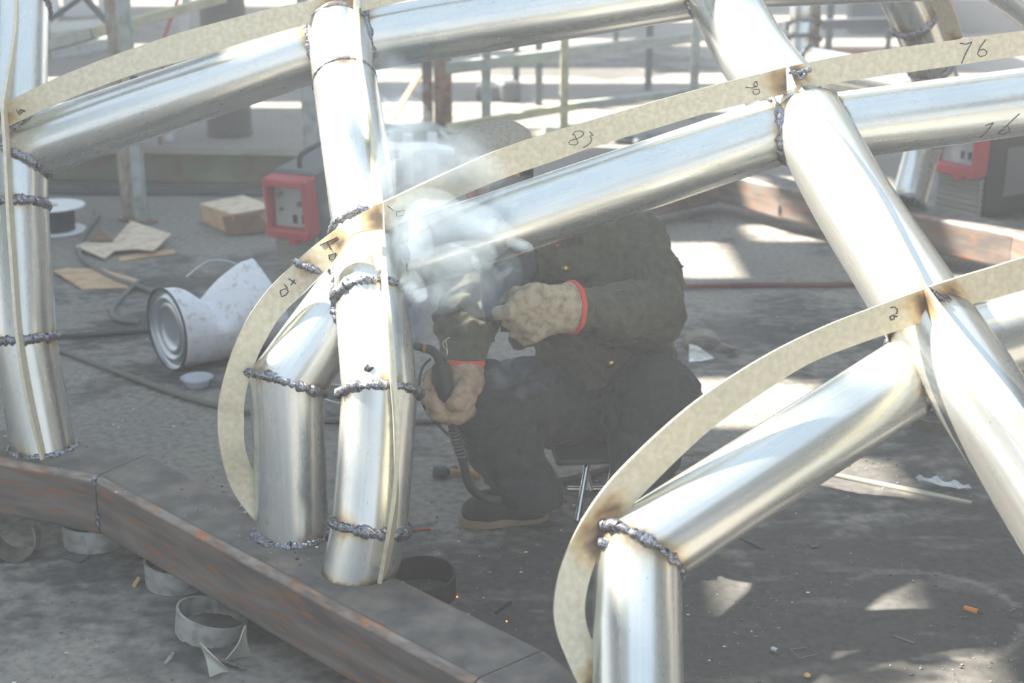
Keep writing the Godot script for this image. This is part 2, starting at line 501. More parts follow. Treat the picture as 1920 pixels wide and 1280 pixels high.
func _ready() -> void:
	# ---- camera
	var cam := Camera3D.new()
	cam.name = "camera"
	cam.fov = rad_to_deg(2.0 * atan(640.0 / F))
	cam.position = Vector3(0, EYE, 0)
	cam.rotation_degrees = Vector3(-PITCH, 0, 0)
	cam.near = 0.05
	cam.far = 200.0
	var lens := CameraAttributesPhysical.new()
	lens.frustum_focal_length = 50.0
	lens.exposure_aperture = 3.2
	lens.frustum_focus_distance = 3.55
	lens.frustum_near = 0.05
	lens.frustum_far = 200.0
	cam.attributes = lens
	add_child(cam)
	cam.current = true
	# ---- sky, sun, exposure
	var env := Environment.new()
	env.background_mode = Environment.BG_SKY
	var sky := Sky.new()
	var sm := ProceduralSkyMaterial.new()
	sm.sky_top_color = Color(0.70, 0.80, 0.90)
	sm.sky_horizon_color = Color(0.93, 0.95, 0.96)
	sm.sky_curve = 0.25
	sm.ground_bottom_color = Color(0.45, 0.44, 0.43)
	sm.ground_horizon_color = Color(0.62, 0.62, 0.61)
	sm.sky_energy_multiplier = 1.0
	sm.sun_angle_max = 12.0
	sm.sun_curve = 0.08
	sky.sky_material = sm
	env.sky = sky
	env.tonemap_mode = Environment.TONE_MAPPER_LINEAR
	env.tonemap_exposure = 1.55
	env.sdfgi_enabled = true
	env.ssao_enabled = true
	env.ssil_enabled = true
	env.volumetric_fog_enabled = true
	env.volumetric_fog_density = 0.0145
	env.volumetric_fog_albedo = Color(0.93, 0.96, 1.0)
	var we := WorldEnvironment.new()
	we.name = "environment"
	we.environment = env
	add_child(we)
	var sun := DirectionalLight3D.new()
	sun.name = "sun"
	sun.light_energy = 8.0
	sun.light_color = Color(1.0, 0.955, 0.89)
	sun.light_angular_distance = 0.6
	sun.shadow_enabled = true
	sun.sky_mode = DirectionalLight3D.SKY_MODE_LIGHT_ONLY
	add_child(sun)
	sun.look_at_from_position(Vector3(-6.9, 6.69, -2.8), Vector3.ZERO)
	# ---- large structure, then things
	make_materials()
	build_yard()
	build_light_blockers()
	build_beams()
	build_frame()
	build_scraps()
	build_left_things()
	build_background()
	build_person()
	build_smoke()
# ------------------------------------------------------------------ the setting
func build_yard() -> void:
	var mb := MB.new()
	var xs := []
	var zs := []
	for k in 111: xs.append(-5.5 + 0.1 * k)
	for k in 111: zs.append(-1.5 - 0.1 * k)
	xs = [-40.0, -20.0, -10.0] + xs + [10.0, 20.0, 40.0]
	zs = [12.0, 4.0] + zs + [-16.0, -25.0, -45.0, -80.0]
	var uv2 := PackedVector2Array()
	for z in zs:
		for x in xs:
			var near: float = 1.0 if absf(x) < 5.4 and z < -1.6 and z > -12.4 else 0.0
			var y: float = near * 0.006 * (nz.get_noise_2d(x * 1.3, z * 1.3))
			mb.put(Vector3(x, y - 0.002, z), Vector3.UP, Vector2(x, z))
			uv2.append(Vector2((x + 5.5) / 11.0, (-1.5 - z) / 11.0))
	var w := xs.size()
	for a in zs.size() - 1:
		for b in w - 1:
			mb.quad(a * w + b, a * w + b + 1, (a + 1) * w + b + 1, (a + 1) * w + b)
	var arr := []
	arr.resize(Mesh.ARRAY_MAX)
	arr[Mesh.ARRAY_VERTEX] = mb.v; arr[Mesh.ARRAY_NORMAL] = mb.n; arr[Mesh.ARRAY_TEX_UV] = mb.uv; arr[Mesh.ARRAY_TEX_UV2] = uv2; arr[Mesh.ARRAY_INDEX] = mb.ix
	var am := ArrayMesh.new()
	am.add_surface_from_arrays(Mesh.PRIMITIVE_TRIANGLES, arr)
	var o := obj("floor", am, M.ground)
	tag(o, "", "", "", "structure")

# unseen sheeting added overhead at the left to shade the yard with sun gaps
func build_light_blockers() -> void:
	var blocker := Node3D.new()
	blocker.name = "added_shade_roof"
	add_child(blocker)
	blocker.set_meta("kind", "structure")
	var h := 6.0
	# sheets: x from, x to, distance from, distance to; the strip next to the yard has gaps set where sun should land
	var sheets := [[-16.0, -3.0, -9.0, 0.5], [-16.0, -6.0, 0.5, 4.4], [-16.0, -6.0, 4.4, 9.0], [-6.0, -5.5, 3.7, 5.06], [-16.0, -6.0, 9.0, 13.4], [-16.0, -7.6, 13.4, 14.4], [-5.2, -1.8, 13.4, 14.2], [-16.0, -6.4, 14.7, 16.0], [-6.4, -1.8, 14.8, 15.9], [-16.0, -8.2, 16.3, 17.0], [-16.0, -4.8, 17.0, 18.6], [-4.8, -0.8, 16.6, 19.0], [-16.0, -7.2, 19.2, 24.4], [-5.8, 2.2, 19.8, 21.9], [-6.8, 4.2, 22.8, 27.4]]
	var gaps := [[-6.0, -5.62, 5.3, 5.62], [-5.76, -5.02, 5.3, 5.62], [-5.64, -5.42, 5.62, 5.88], [-5.64, -5.12, 5.78, 6.3], [-4.62, -2.4, 5.06, 6.0], [-5.2, -4.96, 6.54, 6.82], [-5.53, -5.05, 7.14, 7.62], [-5.38, -5.08, 9.06, 9.76], [-4.9, -4.55, 9.8, 10.15], [-4.2, -3.4, 8.7, 9.1], [-5.0, -3.8, 10.9, 11.5], [-6.0, -5.2, 12.5, 13.4], [-4.2, -2.7, 12.7, 13.4]]
	var cuts := [5.06, 13.4]
	for g in gaps:
		for q in [g[2], g[3]]:
			if q > 5.06 and not cuts.has(q): cuts.append(q)
	cuts.sort()
	for k in cuts.size() - 1:
		var z0: float = cuts[k]
		var z1: float = cuts[k + 1]
		var open := gaps.filter(func(g): return g[2] < z1 - 0.001 and g[3] > z0 + 0.001)
		open.sort_custom(func(a, b): return a[0] < b[0])
		var at := -6.0
		for g in open:
			if g[0] > at + 0.01: sheets.append([at, g[0], z0, z1])
			at = maxf(at, g[1])
		if at < -2.41: sheets.append([at, -2.4, z0, z1])
	for s in sheets:
		var mb := MB.new()
		var rows := []
		for b in 2:
			var line := []
			var n := int((s[1] - s[0]) / 0.08) + 1
			for k in n + 1:
				line.append(Vector3(lerpf(s[0], s[1], float(k) / n), h + (0.012 if k % 2 else -0.012), -s[2 + b]))
			rows.append(line)
		mb.sheet(rows, 0.004)
		obj("shade_sheet", mb, M.blocker_metal, blocker)
	for z in [0.8, 4.2, 9.0, 13.3]:
		var mb := MB.new()
		mb.box(Transform3D(Basis(), Vector3(-10.5, h - 0.09, -z)), Vector3(11.0 if z < 5.0 else 12.2, 0.12, 0.05), 0.0)
		obj("added_rafter", mb, M.dark_steel, blocker)
		for x in [-15.5, -7.6]:
			var pb := MB.new()
			pb.box(Transform3D(Basis(), Vector3(x, (h - 0.15) / 2, -z)), Vector3(0.15, h - 0.15, 0.15), 0.01)
			obj("post", pb, M.dark_steel, blocker)
	# unseen dark enclosure added at the right to darken reflections in the pipes
	var far := Node3D.new()
	far.name = "added_dark_wall"
	add_child(far)
	far.set_meta("kind", "structure")
	for b in [[Vector3(10.0, 2.3, -2.5), Vector3(0.1, 4.6, 17.0), "back_sheet"], [Vector3(7.0, 4.65, -2.5), Vector3(6.2, 0.08, 17.0), "added_overhang"], [Vector3(7.0, 2.3, -11.0), Vector3(6.0, 4.6, 0.1), "end_sheet"]]:
		var mb := MB.new()
		mb.box(Transform3D(Basis(), b[0]), b[1], 0.0)
		obj(b[2], mb, M.added_wall_dark, far)
	for z in [-6.0, 0.0, 5.8]:
		var mb := MB.new()
		mb.box(Transform3D(Basis(), Vector3(4.1, 2.3, z)), Vector3(0.14, 4.6, 0.14), 0.01)
		obj("post", mb, M.dark_steel, far)
# ------------------------------------------------------------------ ring beam
func build_beams() -> void:
	beam([[-260, 815], [177, 894], [886, 1276], [1500, 1790]], "long rusty square steel tube lying bent on the ground, carrying the pipe frame's feet", 1)
	beam([[1200, 352], [1352, 322], [1464, 350], [1899, 437], [2300, 560]], "brown square steel tube lying behind the right rib by the far pipe frame", 2)

func beam(px: Array, label: String, joint: int) -> void:
	var top := 0.25
	var low := 0.07
	var fr := px.map(func(a): return G(a[0], a[1], top))
	var m := fr.size()
	var t := thing("base_beam", label, "beam", Vector3(fr[1].x, low, fr[1].z))
	t.set_meta("kind", "thing")
	var w := 0.2
	var nr := []
	for k in m - 1:
		var d: Vector3 = (fr[k + 1] - fr[k]).normalized()
		var q := Vector3.UP.cross(d)
		if q.z > 0.0: q = -q
		nr.append(q)
	var bk := []
	for k in m:
		var a: Vector3 = nr[maxi(k - 1, 0)]
		var b: Vector3 = nr[mini(k, m - 2)]
		var mm := (a + b).normalized()
		bk.append(fr[k] + mm * (w / mm.dot(a)))
	for k in m - 1:
		var mb := MB.new()
		var tb := MB.new()
		var gap := 0.0015
		var d: Vector3 = (fr[k + 1] - fr[k]).normalized()
		var ln: float = (fr[k + 1] - fr[k]).length()
		var f0: Vector3 = fr[k] + d * (gap if k > 0 else 0.0)
		var f1: Vector3 = fr[k + 1] - d * (gap if k < m - 2 else 0.0)
		var b0: Vector3 = bk[k] + d * (gap if k > 0 else 0.0)
		var b1: Vector3 = bk[k + 1] - d * (gap if k < m - 2 else 0.0)
		# rounded section: across 0 (front) .. 1 (back), height
		var sec := []
		var r := 0.02
		for c in [[r / w, top - r, PI], [1.0 - r / w, top - r, PI / 2], [1.0 - r / w, low + r, 0.0], [r / w, low + r, -PI / 2]]:
			for s in 5:
				var a: float = c[2] - PI / 2 * s / 4.0
				sec.append([c[0] + r / w * cos(a), c[1] + r * sin(a), Vector2(cos(a), sin(a))])
		var ns := sec.size()
		var rows := int(ln / 0.012)
		var q: Vector3 = nr[k]
		for a in rows + 1:
			var u := float(a) / rows
			var pf := f0.lerp(f1, u)
			var pb := b0.lerp(b1, u)
			for s in ns + 1:
				var e: Array = sec[s % ns]
				var p := pf.lerp(pb, e[0])
				p.y = e[1]
				var nn: Vector3 = q * e[2].x + Vector3.UP * e[2].y
				# the edge is rubbed down to bare steel
				var bare := 0.5
				if s >= 1 and s <= 3: bare = 0.82 + 0.5 * nz.get_noise_2d(u * ln * 14.0, s * 3.0 + k * 9.0)
				mb.put(p, nn, Vector2((k * 1.37 + u * ln) / 3.0, (top - e[1]) / (top - low) * 0.5 if s < ns else 1.0), Color(bare, bare * 0.98, bare * 0.97))
		for a in rows:
			for s in ns:
				var i0 := a * (ns + 1) + s
				mb.quad(i0, i0 + ns + 1, i0 + ns + 2, i0 + 1)
		# sooty top skin is a separate strip so that it wears its own dust
		var seg := part("beam_segment", mb, M.rust, t)
		var lift := Vector3.UP * 0.0008
		var aa := f0.lerp(b0, 0.10) + lift
		var ab := f1.lerp(b1, 0.10) + lift
		var ac := f1.lerp(b1, 0.9) + lift
		var ad := f0.lerp(b0, 0.9) + lift
		tb.face([aa, ab, ac, ad], Color.WHITE, aa - Vector3.UP)
		part("dust_layer", tb, M.rust_top, seg)
	# tack welds at the mitre joint
	for y in [0.235, 0.135, 0.112]:
		var wb := MB.new()
		var o: Vector3 = fr[joint]
		var p: Vector3 = Vector3(o.x, y, o.z) - nr[1] * 0.001
		bead(wb, [p + Vector3(0, 0.012, 0), p, p - Vector3(0, 0.012, 0)], 0.006, 3)
		part("tack_weld", wb, M.weld, t)

# ------------------------------------------------------------------ welded frame
# weld metal laid along a line: overlapping lumps
func bead(mb: MB, pts: Array, r: float, sd := 0) -> void:
	var path := []
	var rad := []
	var acc := 0.0
	for k in pts.size() - 1:
		var a: Vector3 = pts[k]
		var b: Vector3 = pts[k + 1]
		var n := maxi(1, int((b - a).length() / 0.0035))
		for s in n:
			var p := a.lerp(b, float(s) / n)
			acc += (b - a).length() / n
			var lump := absf(sin(acc * 260.0 + 2.0 * nf.get_noise_2d(acc * 30.0, sd * 7.0)))
			var j := Vector3(nf.get_noise_2d(acc * 60.0, sd + 1.0), nf.get_noise_2d(acc * 60.0, sd + 5.0), nf.get_noise_2d(acc * 60.0, sd + 9.0))
			path.append(p + j * r * 0.45)
			rad.append(r * (0.65 + 0.5 * lump + 0.6 * nf.get_noise_2d(acc * 18.0, sd + 20.0)))
	path.append(pts[pts.size() - 1]); rad.append(r * 0.4)
	mb.tube(path, rad, 7, true)

# colour of zinc near a weld: soot, brown scale, straw
func heat(d: float, ang: float, sd: float, wide := 1.0) -> Color:
	var n := nz.get_noise_2d(ang * 0.55 + sd * 3.1, sd)
	var n2 := nf.get_noise_3d(cos(ang) * 5.0 + sd, sin(ang) * 5.0, d * 50.0)
	var reach := wide * clampf(0.45 + 1.4 * n, 0.08, 1.5)
	var e := (d + n2 * 0.005) / reach
	var c := Color(1, 1, 1)
	if e < 0.075: c = Color(0.97, 0.90, 0.78).lerp(c, smoothstep(0.045, 0.075, e))
	if e < 0.045: c = Color(0.66, 0.50, 0.35).lerp(Color(0.97, 0.90, 0.78), smoothstep(0.02, 0.045, e))
	if e < 0.02: c = Color(0.24, 0.20, 0.18).lerp(Color(0.66, 0.50, 0.35), smoothstep(0.004, 0.02, e))
	return c

# where the line o + s d, s wanted near s0, meets an endless cylinder; s0 if it misses
func cyl_hit(o: Vector3, d: Vector3, cp: Vector3, cd: Vector3, r: float, first: bool) -> float:
	var w := o - cp
	var dd := d - cd * d.dot(cd)
	var ww := w - cd * w.dot(cd)
	var a := dd.dot(dd)
	var b := dd.dot(ww)
	var c := ww.dot(ww) - r * r
	var disc := b * b - a * c
	if disc < 0.0: disc = 0.0
	return (-b - sqrt(disc)) / a if first else (-b + sqrt(disc)) / a

# straight or bent pipe; cut = [point, axis, radius] of the pipe its end is saddled on; plane = normal of a mitre
func pipe(path: Array, r: float, opt := {}) -> Array:
	var mb := MB.new()
	var sides := 60
	var m := path.size()
	var sd: float = opt.get("sd", 0.0)
	var wa: float = opt.get("heat_a", 1.0)
	var wb: float = opt.get("heat_b", 1.0)
	var ringA := []
	var ringB := []
	var total := 0.0
	for k in m - 1: total += (path[k + 1] - path[k]).length()
	var at := []
	for d in [0.0, 0.003, 0.006, 0.01, 0.014, 0.018, 0.022, 0.027, 0.032, 0.038, 0.044, 0.05, 0.057, 0.065, 0.074, 0.084, 0.1]:
		if d < total * 0.48: at.append(d)
	var mids := maxi(2, int((total - 0.2) / 0.03))
	var full: Array = at.duplicate()
	for k in range(1, mids):
		full.append(lerpf(at[at.size() - 1], total - at[at.size() - 1], float(k) / mids))
	for k in range(at.size() - 1, -1, -1): full.append(total - at[k])
	var t0: Vector3 = (path[1] - path[0]).normalized()
	var t1: Vector3 = (path[m - 1] - path[m - 2]).normalized()
	var x := t0.cross(Vector3.FORWARD if absf(t0.z) < 0.9 else Vector3.UP).normalized()
	var vert := {}
	# the offset of each generator at both ends
	var offA := []
	var offB := []
	var xe := x
	var frames := []
	var seg := 0
	var run := 0.0
	for k in full.size():
		var s: float = full[k]
		while seg < m - 2 and s > run + (path[seg + 1] - path[seg]).length() + 1e-6:
			run += (path[seg + 1] - path[seg]).length()
			seg += 1
		var sl: float = (path[seg + 1] - path[seg]).length()
		var u := clampf((s - run) / sl, 0, 1)
		var p: Vector3 = path[seg].lerp(path[seg + 1], u)
		var ta: Vector3 = (path[seg + 1] - path[maxi(seg - 1, 0)]).normalized()
		var tb: Vector3 = (path[mini(seg + 2, m - 1)] - path[seg]).normalized()
		var t := ta.lerp(tb, u).normalized()
		if k == 0: t = t0
		xe = (xe - t * xe.dot(t)).normalized()
		frames.append([p, t, xe, t.cross(xe)])
	for s in sides + 1:
		var a := TAU * s / sides
		var fa: Array = frames[0]
		var fb: Array = frames[frames.size() - 1]
		var pa: Vector3 = fa[0] + (fa[2] * cos(a) + fa[3] * sin(a)) * r
		var pb: Vector3 = fb[0] + (fb[2] * cos(a) + fb[3] * sin(a)) * r
		var oa := 0.0
		var ob := 0.0
		if opt.has("cut_a"): oa = cyl_hit(pa, t0, opt.cut_a[0], opt.cut_a[1], opt.cut_a[2], false)
		if opt.has("plane_a"): oa = (path[0] - pa).dot(opt.plane_a) / t0.dot(opt.plane_a)
		if opt.has("cut_b"): ob = cyl_hit(pb, t1, opt.cut_b[0], opt.cut_b[1], opt.cut_b[2], true)
		if opt.has("plane_b"): ob = (path[m - 1] - pb).dot(opt.plane_b) / t1.dot(opt.plane_b)
		offA.append(oa); offB.append(ob)
		if s < sides:
			ringA.append(pa + t0 * oa); ringB.append(pb + t1 * ob)
	for k in frames.size():
		var f: Array = frames[k]
		var d: float = full[k]
		var ka := clampf(1.0 - d / (total * 0.5), 0, 1)
		var kb := clampf(1.0 - (total - d) / (total * 0.5), 0, 1)
		for s in sides + 1:
			var a := TAU * s / sides
			var nn: Vector3 = f[2] * cos(a) + f[3] * sin(a)
			var col := Color(1, 1, 1)
			if wa > 0.0: col = heat(d, a, sd, wa)
			if wb > 0.0: col = col * heat(total - d, a, sd + 17.0, wb)
			mb.put(f[0] + nn * r + f[1] * (offA[s] * ka + offB[s] * kb), nn, Vector2(float(s) / sides + sd * 0.37, (d + sd * 0.61) / 1.7), col)
	for k in frames.size() - 1:
		for s in sides:
			var i0 := k * (sides + 1) + s
			mb.quad(i0, i0 + 1, i0 + sides + 2, i0 + sides + 1)
	return [mb, ringA, ringB]

var plates := []
# flat bar bent to a curve: outer and inner edge as [x, y, depth]
func plate(outer: Array, inner: Array, th: float, parent: Node3D, sd := 0.0, burn := []) -> MeshInstance3D:
	var n := 60
	var eo := resample(outer.map(func(a): return PP(a)), n)
	var ei := resample(inner.map(func(a): return PP(a)), n)
	var mb := MB.new()
	var rows := 7
	var nor := []
	for k in n + 1:
		var t: Vector3 = (eo[mini(k + 1, n)] - eo[maxi(k - 1, 0)]).normalized()
		nor.append(t.cross(ei[k] - eo[k]).normalized())
	var tris := []
	for s in [-0.5, 0.5]:
		var base := mb.v.size()
		for k in n + 1:
			for j in rows:
				var p: Vector3 = eo[k].lerp(ei[k], float(j) / (rows - 1))
				var col := Color(1, 1, 1)
				for b in burn:
					var d: float = (p - b[0]).length() + 0.022 * nz.get_noise_3d(p.x * 30, p.y * 30, p.z * 30 + sd) + 0.008 * nf.get_noise_3d(p.x * 120, p.y * 120, p.z * 120)
					if d < b[1]:
						var e: float = d / b[1]
						var bc := Color(0.16, 0.13, 0.12).lerp(Color(0.55, 0.38, 0.24), smoothstep(0.15, 0.4, e)).lerp(Color(0.9, 0.78, 0.6), smoothstep(0.4, 0.7, e)).lerp(Color(1, 1, 1), smoothstep(0.65, 1.0, e))
						col = col * bc
				mb.put(p + nor[k] * s * th, nor[k] * signf(s), Vector2(k * 0.01, j * 0.01), col)
		for k in n:
			for j in rows - 1:
				var a := base + k * rows + j
				mb.quad(a, a + 1, a + rows + 1, a + rows)
				tris.append([mb.v[a], mb.v[a + 1], mb.v[a + rows + 1]]); tris.append([mb.v[a], mb.v[a + rows + 1], mb.v[a + rows]])
	for k in n:
		for e in [[eo, ei], [ei, eo]]:
			var q: Vector3 = nor[k] * th * 0.5
			var q2: Vector3 = nor[k + 1] * th * 0.5
			mb.face([e[0][k] - q, e[0][k + 1] - q2, e[0][k + 1] + q2, e[0][k] + q], Color.WHITE, e[1][k])
	for k in [0, n]:
		var q: Vector3 = nor[k] * th * 0.5
		mb.face([eo[k] - q, ei[k] - q, ei[k] + q, eo[k] + q], Color.WHITE, eo[n / 2])
	var o := part("flat_bar", mb, M.plate, parent)
	plates.append([o, tris])
	return o
func resample(p: Array, n: int) -> Array:
	var out := []
	var m := p.size()
	for k in n + 1:
		var u := float(k) / n * (m - 1)
		var j := mini(int(u), m - 2)
		out.append((p[j] as Vector3).cubic_interpolate(p[j + 1], p[maxi(j - 1, 0)], p[mini(j + 2, m - 1)], u - j))
	return out

func hit_tris(px: float, py: float, tris: Array) -> Vector3:
	var o := Vector3(0, EYE, 0)
	var d := ray(px, py)
	var best := 1e9
	for t in tris:
		var h = Geometry3D.ray_intersects_triangle(o, d, t[0], t[1], t[2])
		if h != null:
			best = minf(best, (h - o).dot(d) / d.dot(d))
	return o + d * (best - 0.0012) if best < 1e8 else Vector3.INF

# a pen stroke lying on a surface: thin flattened line through points of the photograph
func stroke(mb: MB, pts: Array, tris: Array, r := 0.0011) -> void:
	var path := []
	for k in pts.size() - 1:
		var n := maxi(1, int(Vector2(pts[k + 1][0] - pts[k][0], pts[k + 1][1] - pts[k][1]).length() / 3.0))
		for s in n:
			var u := float(s) / n
			var h := hit_tris(lerpf(pts[k][0], pts[k + 1][0], u), lerpf(pts[k][1], pts[k + 1][1], u), tris)
			if h != Vector3.INF: path.append(h)
	var e := hit_tris(pts[pts.size() - 1][0], pts[pts.size() - 1][1], tris)
	if e != Vector3.INF: path.append(e)
	if path.size() > 1: mb.tube(path, r, 6, true)

func build_frame() -> void:
	var t := thing("pipe_lattice", "welded lattice frame of curved galvanised pipes edged with flat bars, standing on the rusty beam", "pipe frame", Vector3(G(680, 1062, 0.25).x, 0.25, G(680, 1062, 0.25).z))
	var R := 0.09
	# ---- upright rib standing at the left edge
	var L := [G(81, 836, 0.25), P(45, 636, 4.08), P(30, 388, 4.1), P(27, 240, 4.15), P(33, 10, 4.3), P(46, -160, 4.5)]
	# ---- middle upright rib
	var B := [G(676, 1066, 0.25), P(694, 985, 3.37), P(712, 738, 3.38), P(697, 562, 3.5), P(690, 437, 3.62)]
	var Bu := [P(690, 436, 3.63), P(647, 154, 4.02), P(634, 55, 4.13), P(640, -90, 4.4)]
	# ---- right rib, sweeping down towards the viewer
	var Rt := [P(1300, -140, 4.45), P(1358, 0, 4.18), P(1412, 100, 4.0), P(1470, 175, 3.86), P(1530, 255, 3.73)]
	var Rm := [P(1512, 222, 3.77), P(1598, 377, 3.54), P(1683, 510, 3.33), P(1745, 606, 3.19)]
	var Rl := [P(1745, 606, 3.19), P(1854, 765, 3.07), P(2020, 1029, 2.95), P(2100, 1190, 2.86), G(2150, 1420, 0.01)]
	var sdn := 0.0
	for col in [L, B, Bu]:
		for k in col.size() - 1:
			var a: Vector3 = col[k]
			var b: Vector3 = col[k + 1]
			var d := (b - a).normalized()
			var o := {"sd": sdn, "heat_a": 0.8, "heat_b": 0.8}
			if k > 0: o.plane_a = (d + (a - col[k - 1]).normalized()).normalized()
			elif col != Bu: o.plane_a = Vector3.UP
			else: o.plane_a = (d + Vector3(0, 0.3, 0)).normalized()
			if k < col.size() - 2: o.plane_b = (d + (col[k + 2] - b).normalized()).normalized()
			var pr := pipe([a, b], R, o)
			var seg := part("pipe_segment", pr[0], M.galv, t)
			if not (col == B and k == 0):
				var wb := MB.new()
				var ring: Array = pr[1].duplicate()
				ring.append(ring[0])
				bead(wb, ring, (0.0034 if col == Bu else 0.0115) if k > 0 else 0.0095, int(sdn))
				part("weld_bead", wb, M.weld, seg)
			if col == B and k == B.size() - 2:
				var wt := MB.new()
				var ring2: Array = pr[2].duplicate()
				ring2.append(ring2[0])
				bead(wt, ring2, 0.012, 77)
				part("weld_bead", wt, M.weld, seg)
			sdn += 1.0
	var RR := 0.1
	for rp in [Rt, Rm, Rl]:
		var pr := pipe(smooth_path(rp, 6), RR, {"sd": sdn, "heat_a": 0.7 if rp != Rt else 0.0, "heat_b": 0.7 if rp != Rl else 0.0})
		part("pipe_segment", pr[0], M.galv, t)
		sdn += 1.0
	# ---- arches: legs and the straight lengths between the ribs
	var a1k := P(537, 718, 3.52)
	var a1n := P(697, 500, 3.64)
	var a2k := P(1194, 1036, 2.93)
	var a2n := P(1775, 662, 3.24)
	var r1 := P(1512, 228, 3.8)
	var arcs := [
		# a, b, cut a, cut b, options
		[G(549, 996, 0.25), a1k, null, null, {"plane_a": Vector3.UP, "plane_b": (a1n - a1k).normalized() + (a1k - G(549, 996, 0.25)).normalized()}],
		[a1k, a1n, null, [B[3], (B[4] - B[3]).normalized(), R], {"plane_a": (a1n - a1k).normalized() + (a1k - G(549, 996, 0.25)).normalized()}],
		[P(697, 503, 3.66), r1, [B[3], (B[4] - B[3]).normalized(), R], [Rm[0], (Rm[1] - Rm[0]).normalized(), RR], {}],
		[P(1515, 244, 3.78), P(2320, 138, 3.85), [Rm[0], (Rm[1] - Rm[0]).normalized(), RR], null, {"heat_a": 0.3, "heat_b": 0.0}],
		[G(1197, 1345, 0.25), a2k, null, null, {"plane_a": Vector3.UP, "plane_b": (a2n - a2k).normalized() + (a2k - G(1197, 1345, 0.25)).normalized()}],
		[a2k, a2n, null, [Rm[2], (Rl[1] - Rm[2]).normalized(), RR], {"plane_a": (a2n - a2k).normalized() + (a2k - G(1197, 1345, 0.25)).normalized()}],
		[P(1775, 664, 3.24), P(2330, 500, 3.5), [Rl[0], (Rl[1] - Rl[0]).normalized(), RR], null, {"heat_a": 0.3, "heat_b": 0.0}],
		[P(27, 287, 4.13), P(635, 79, 4.2), [L[2], (L[3] - L[2]).normalized(), R], [Bu[1], (Bu[2] - Bu[1]).normalized(), R], {}],
		[P(635, 83, 4.18), P(1352, -30, 4.3), [Bu[1], (Bu[2] - Bu[1]).normalized(), R], [Rt[0], (Rt[1] - Rt[0]).normalized(), RR], {}],
		[P(1352, -40, 4.3), P(2300, -78, 4.3), [Rt[0], (Rt[1] - Rt[0]).normalized(), RR], null, {"heat_a": 0.5, "heat_b": 0.0}],
	]
	var arch_parts := []
	for a in arcs:
		var o: Dictionary = a[4]
		o.sd = sdn
		if a[2] != null: o.cut_a = a[2]
		if a[3] != null: o.cut_b = a[3]
		for key in ["plane_a", "plane_b"]:
			if o.has(key): o[key] = (o[key] as Vector3).normalized()
		var pr := pipe([a[0], a[1]], R, o)
		var seg := part("pipe_segment", pr[0], M.galv, t)
		arch_parts.append([seg, a[0], a[1]])
		for e in [1, 2]:
			if (e == 1 and o.get("heat_a", 1.0) < 0.5) or (e == 2 and (o.get("heat_b", 1.0) < 0.5 or o.has("plane_b"))): continue
			var wb := MB.new()
			var ring: Array = pr[e].duplicate()
			ring.append(ring[0])
			bead(wb, ring, 0.011, int(sdn) + e * 40)
			part("weld_bead", wb, M.weld, seg)
		sdn += 1.0
	# ---- the next rib beyond, cutting the upper right corner
	var pr3 := pipe(smooth_path([P(1760, -150, 4.5), P(1893, -42, 4.25), P(1996, 40, 4.1), P(2120, 180, 3.9)], 6), R, {"sd": 40.0, "heat_a": 0.0, "heat_b": 0.0})
	part("pipe_segment", pr3[0], M.galv, t)
	# ---- flat bars along the arches
	var th := 0.009
	var q1a := plate([[492, 990, 3.56], [461, 957, 3.55], [431, 909, 3.53], [412, 840, 3.5], [408, 785, 3.49], [413, 736, 3.48], [433, 665, 3.48], [463, 598, 3.49], [504, 541, 3.5], [551, 494, 3.5], [598, 454, 3.47], [660, 411, 3.44], [716, 381, 3.43]],
		[[496, 988, 3.57], [492, 945, 3.57], [476, 890, 3.55], [459, 840, 3.53], [457, 790, 3.51], [459, 745, 3.5], [468, 709, 3.5], [487, 659, 3.5], [524, 595, 3.51], [571, 548, 3.51], [626, 490, 3.46], [662, 440, 3.43], [718, 430, 3.42]], th, t, 1.0,
		[[P(712, 410, 3.43), 0.075], [P(640, 455, 3.45), 0.05], [P(578, 505, 3.49), 0.03], [P(490, 985, 3.56), 0.03]])
	var q1b := plate([[717, 379, 3.5], [837, 323, 3.58], [928, 283, 3.63], [1012, 254, 3.65], [1116, 223, 3.67], [1237, 187, 3.69], [1340, 159, 3.7], [1473, 126, 3.71]],
		[[722, 431, 3.52], [820, 385, 3.6], [935, 337, 3.65], [1043, 300, 3.67], [1116, 274, 3.68], [1237, 238, 3.7], [1340, 208, 3.71], [1475, 176, 3.72]], th, t, 2.0, [[P(1475, 152, 3.715), 0.075]])
	var q1c := plate([[1478, 125, 3.71], [1582, 104, 3.72], [1700, 87, 3.73], [1810, 72, 3.74], [1920, 57, 3.75], [2100, 38, 3.77]],
		[[1495, 170, 3.72], [1582, 153, 3.73], [1700, 136, 3.74], [1810, 120, 3.75], [1920, 104, 3.76], [2100, 84, 3.78]], th, t, 3.0, [[P(1492, 140, 3.712), 0.05]])
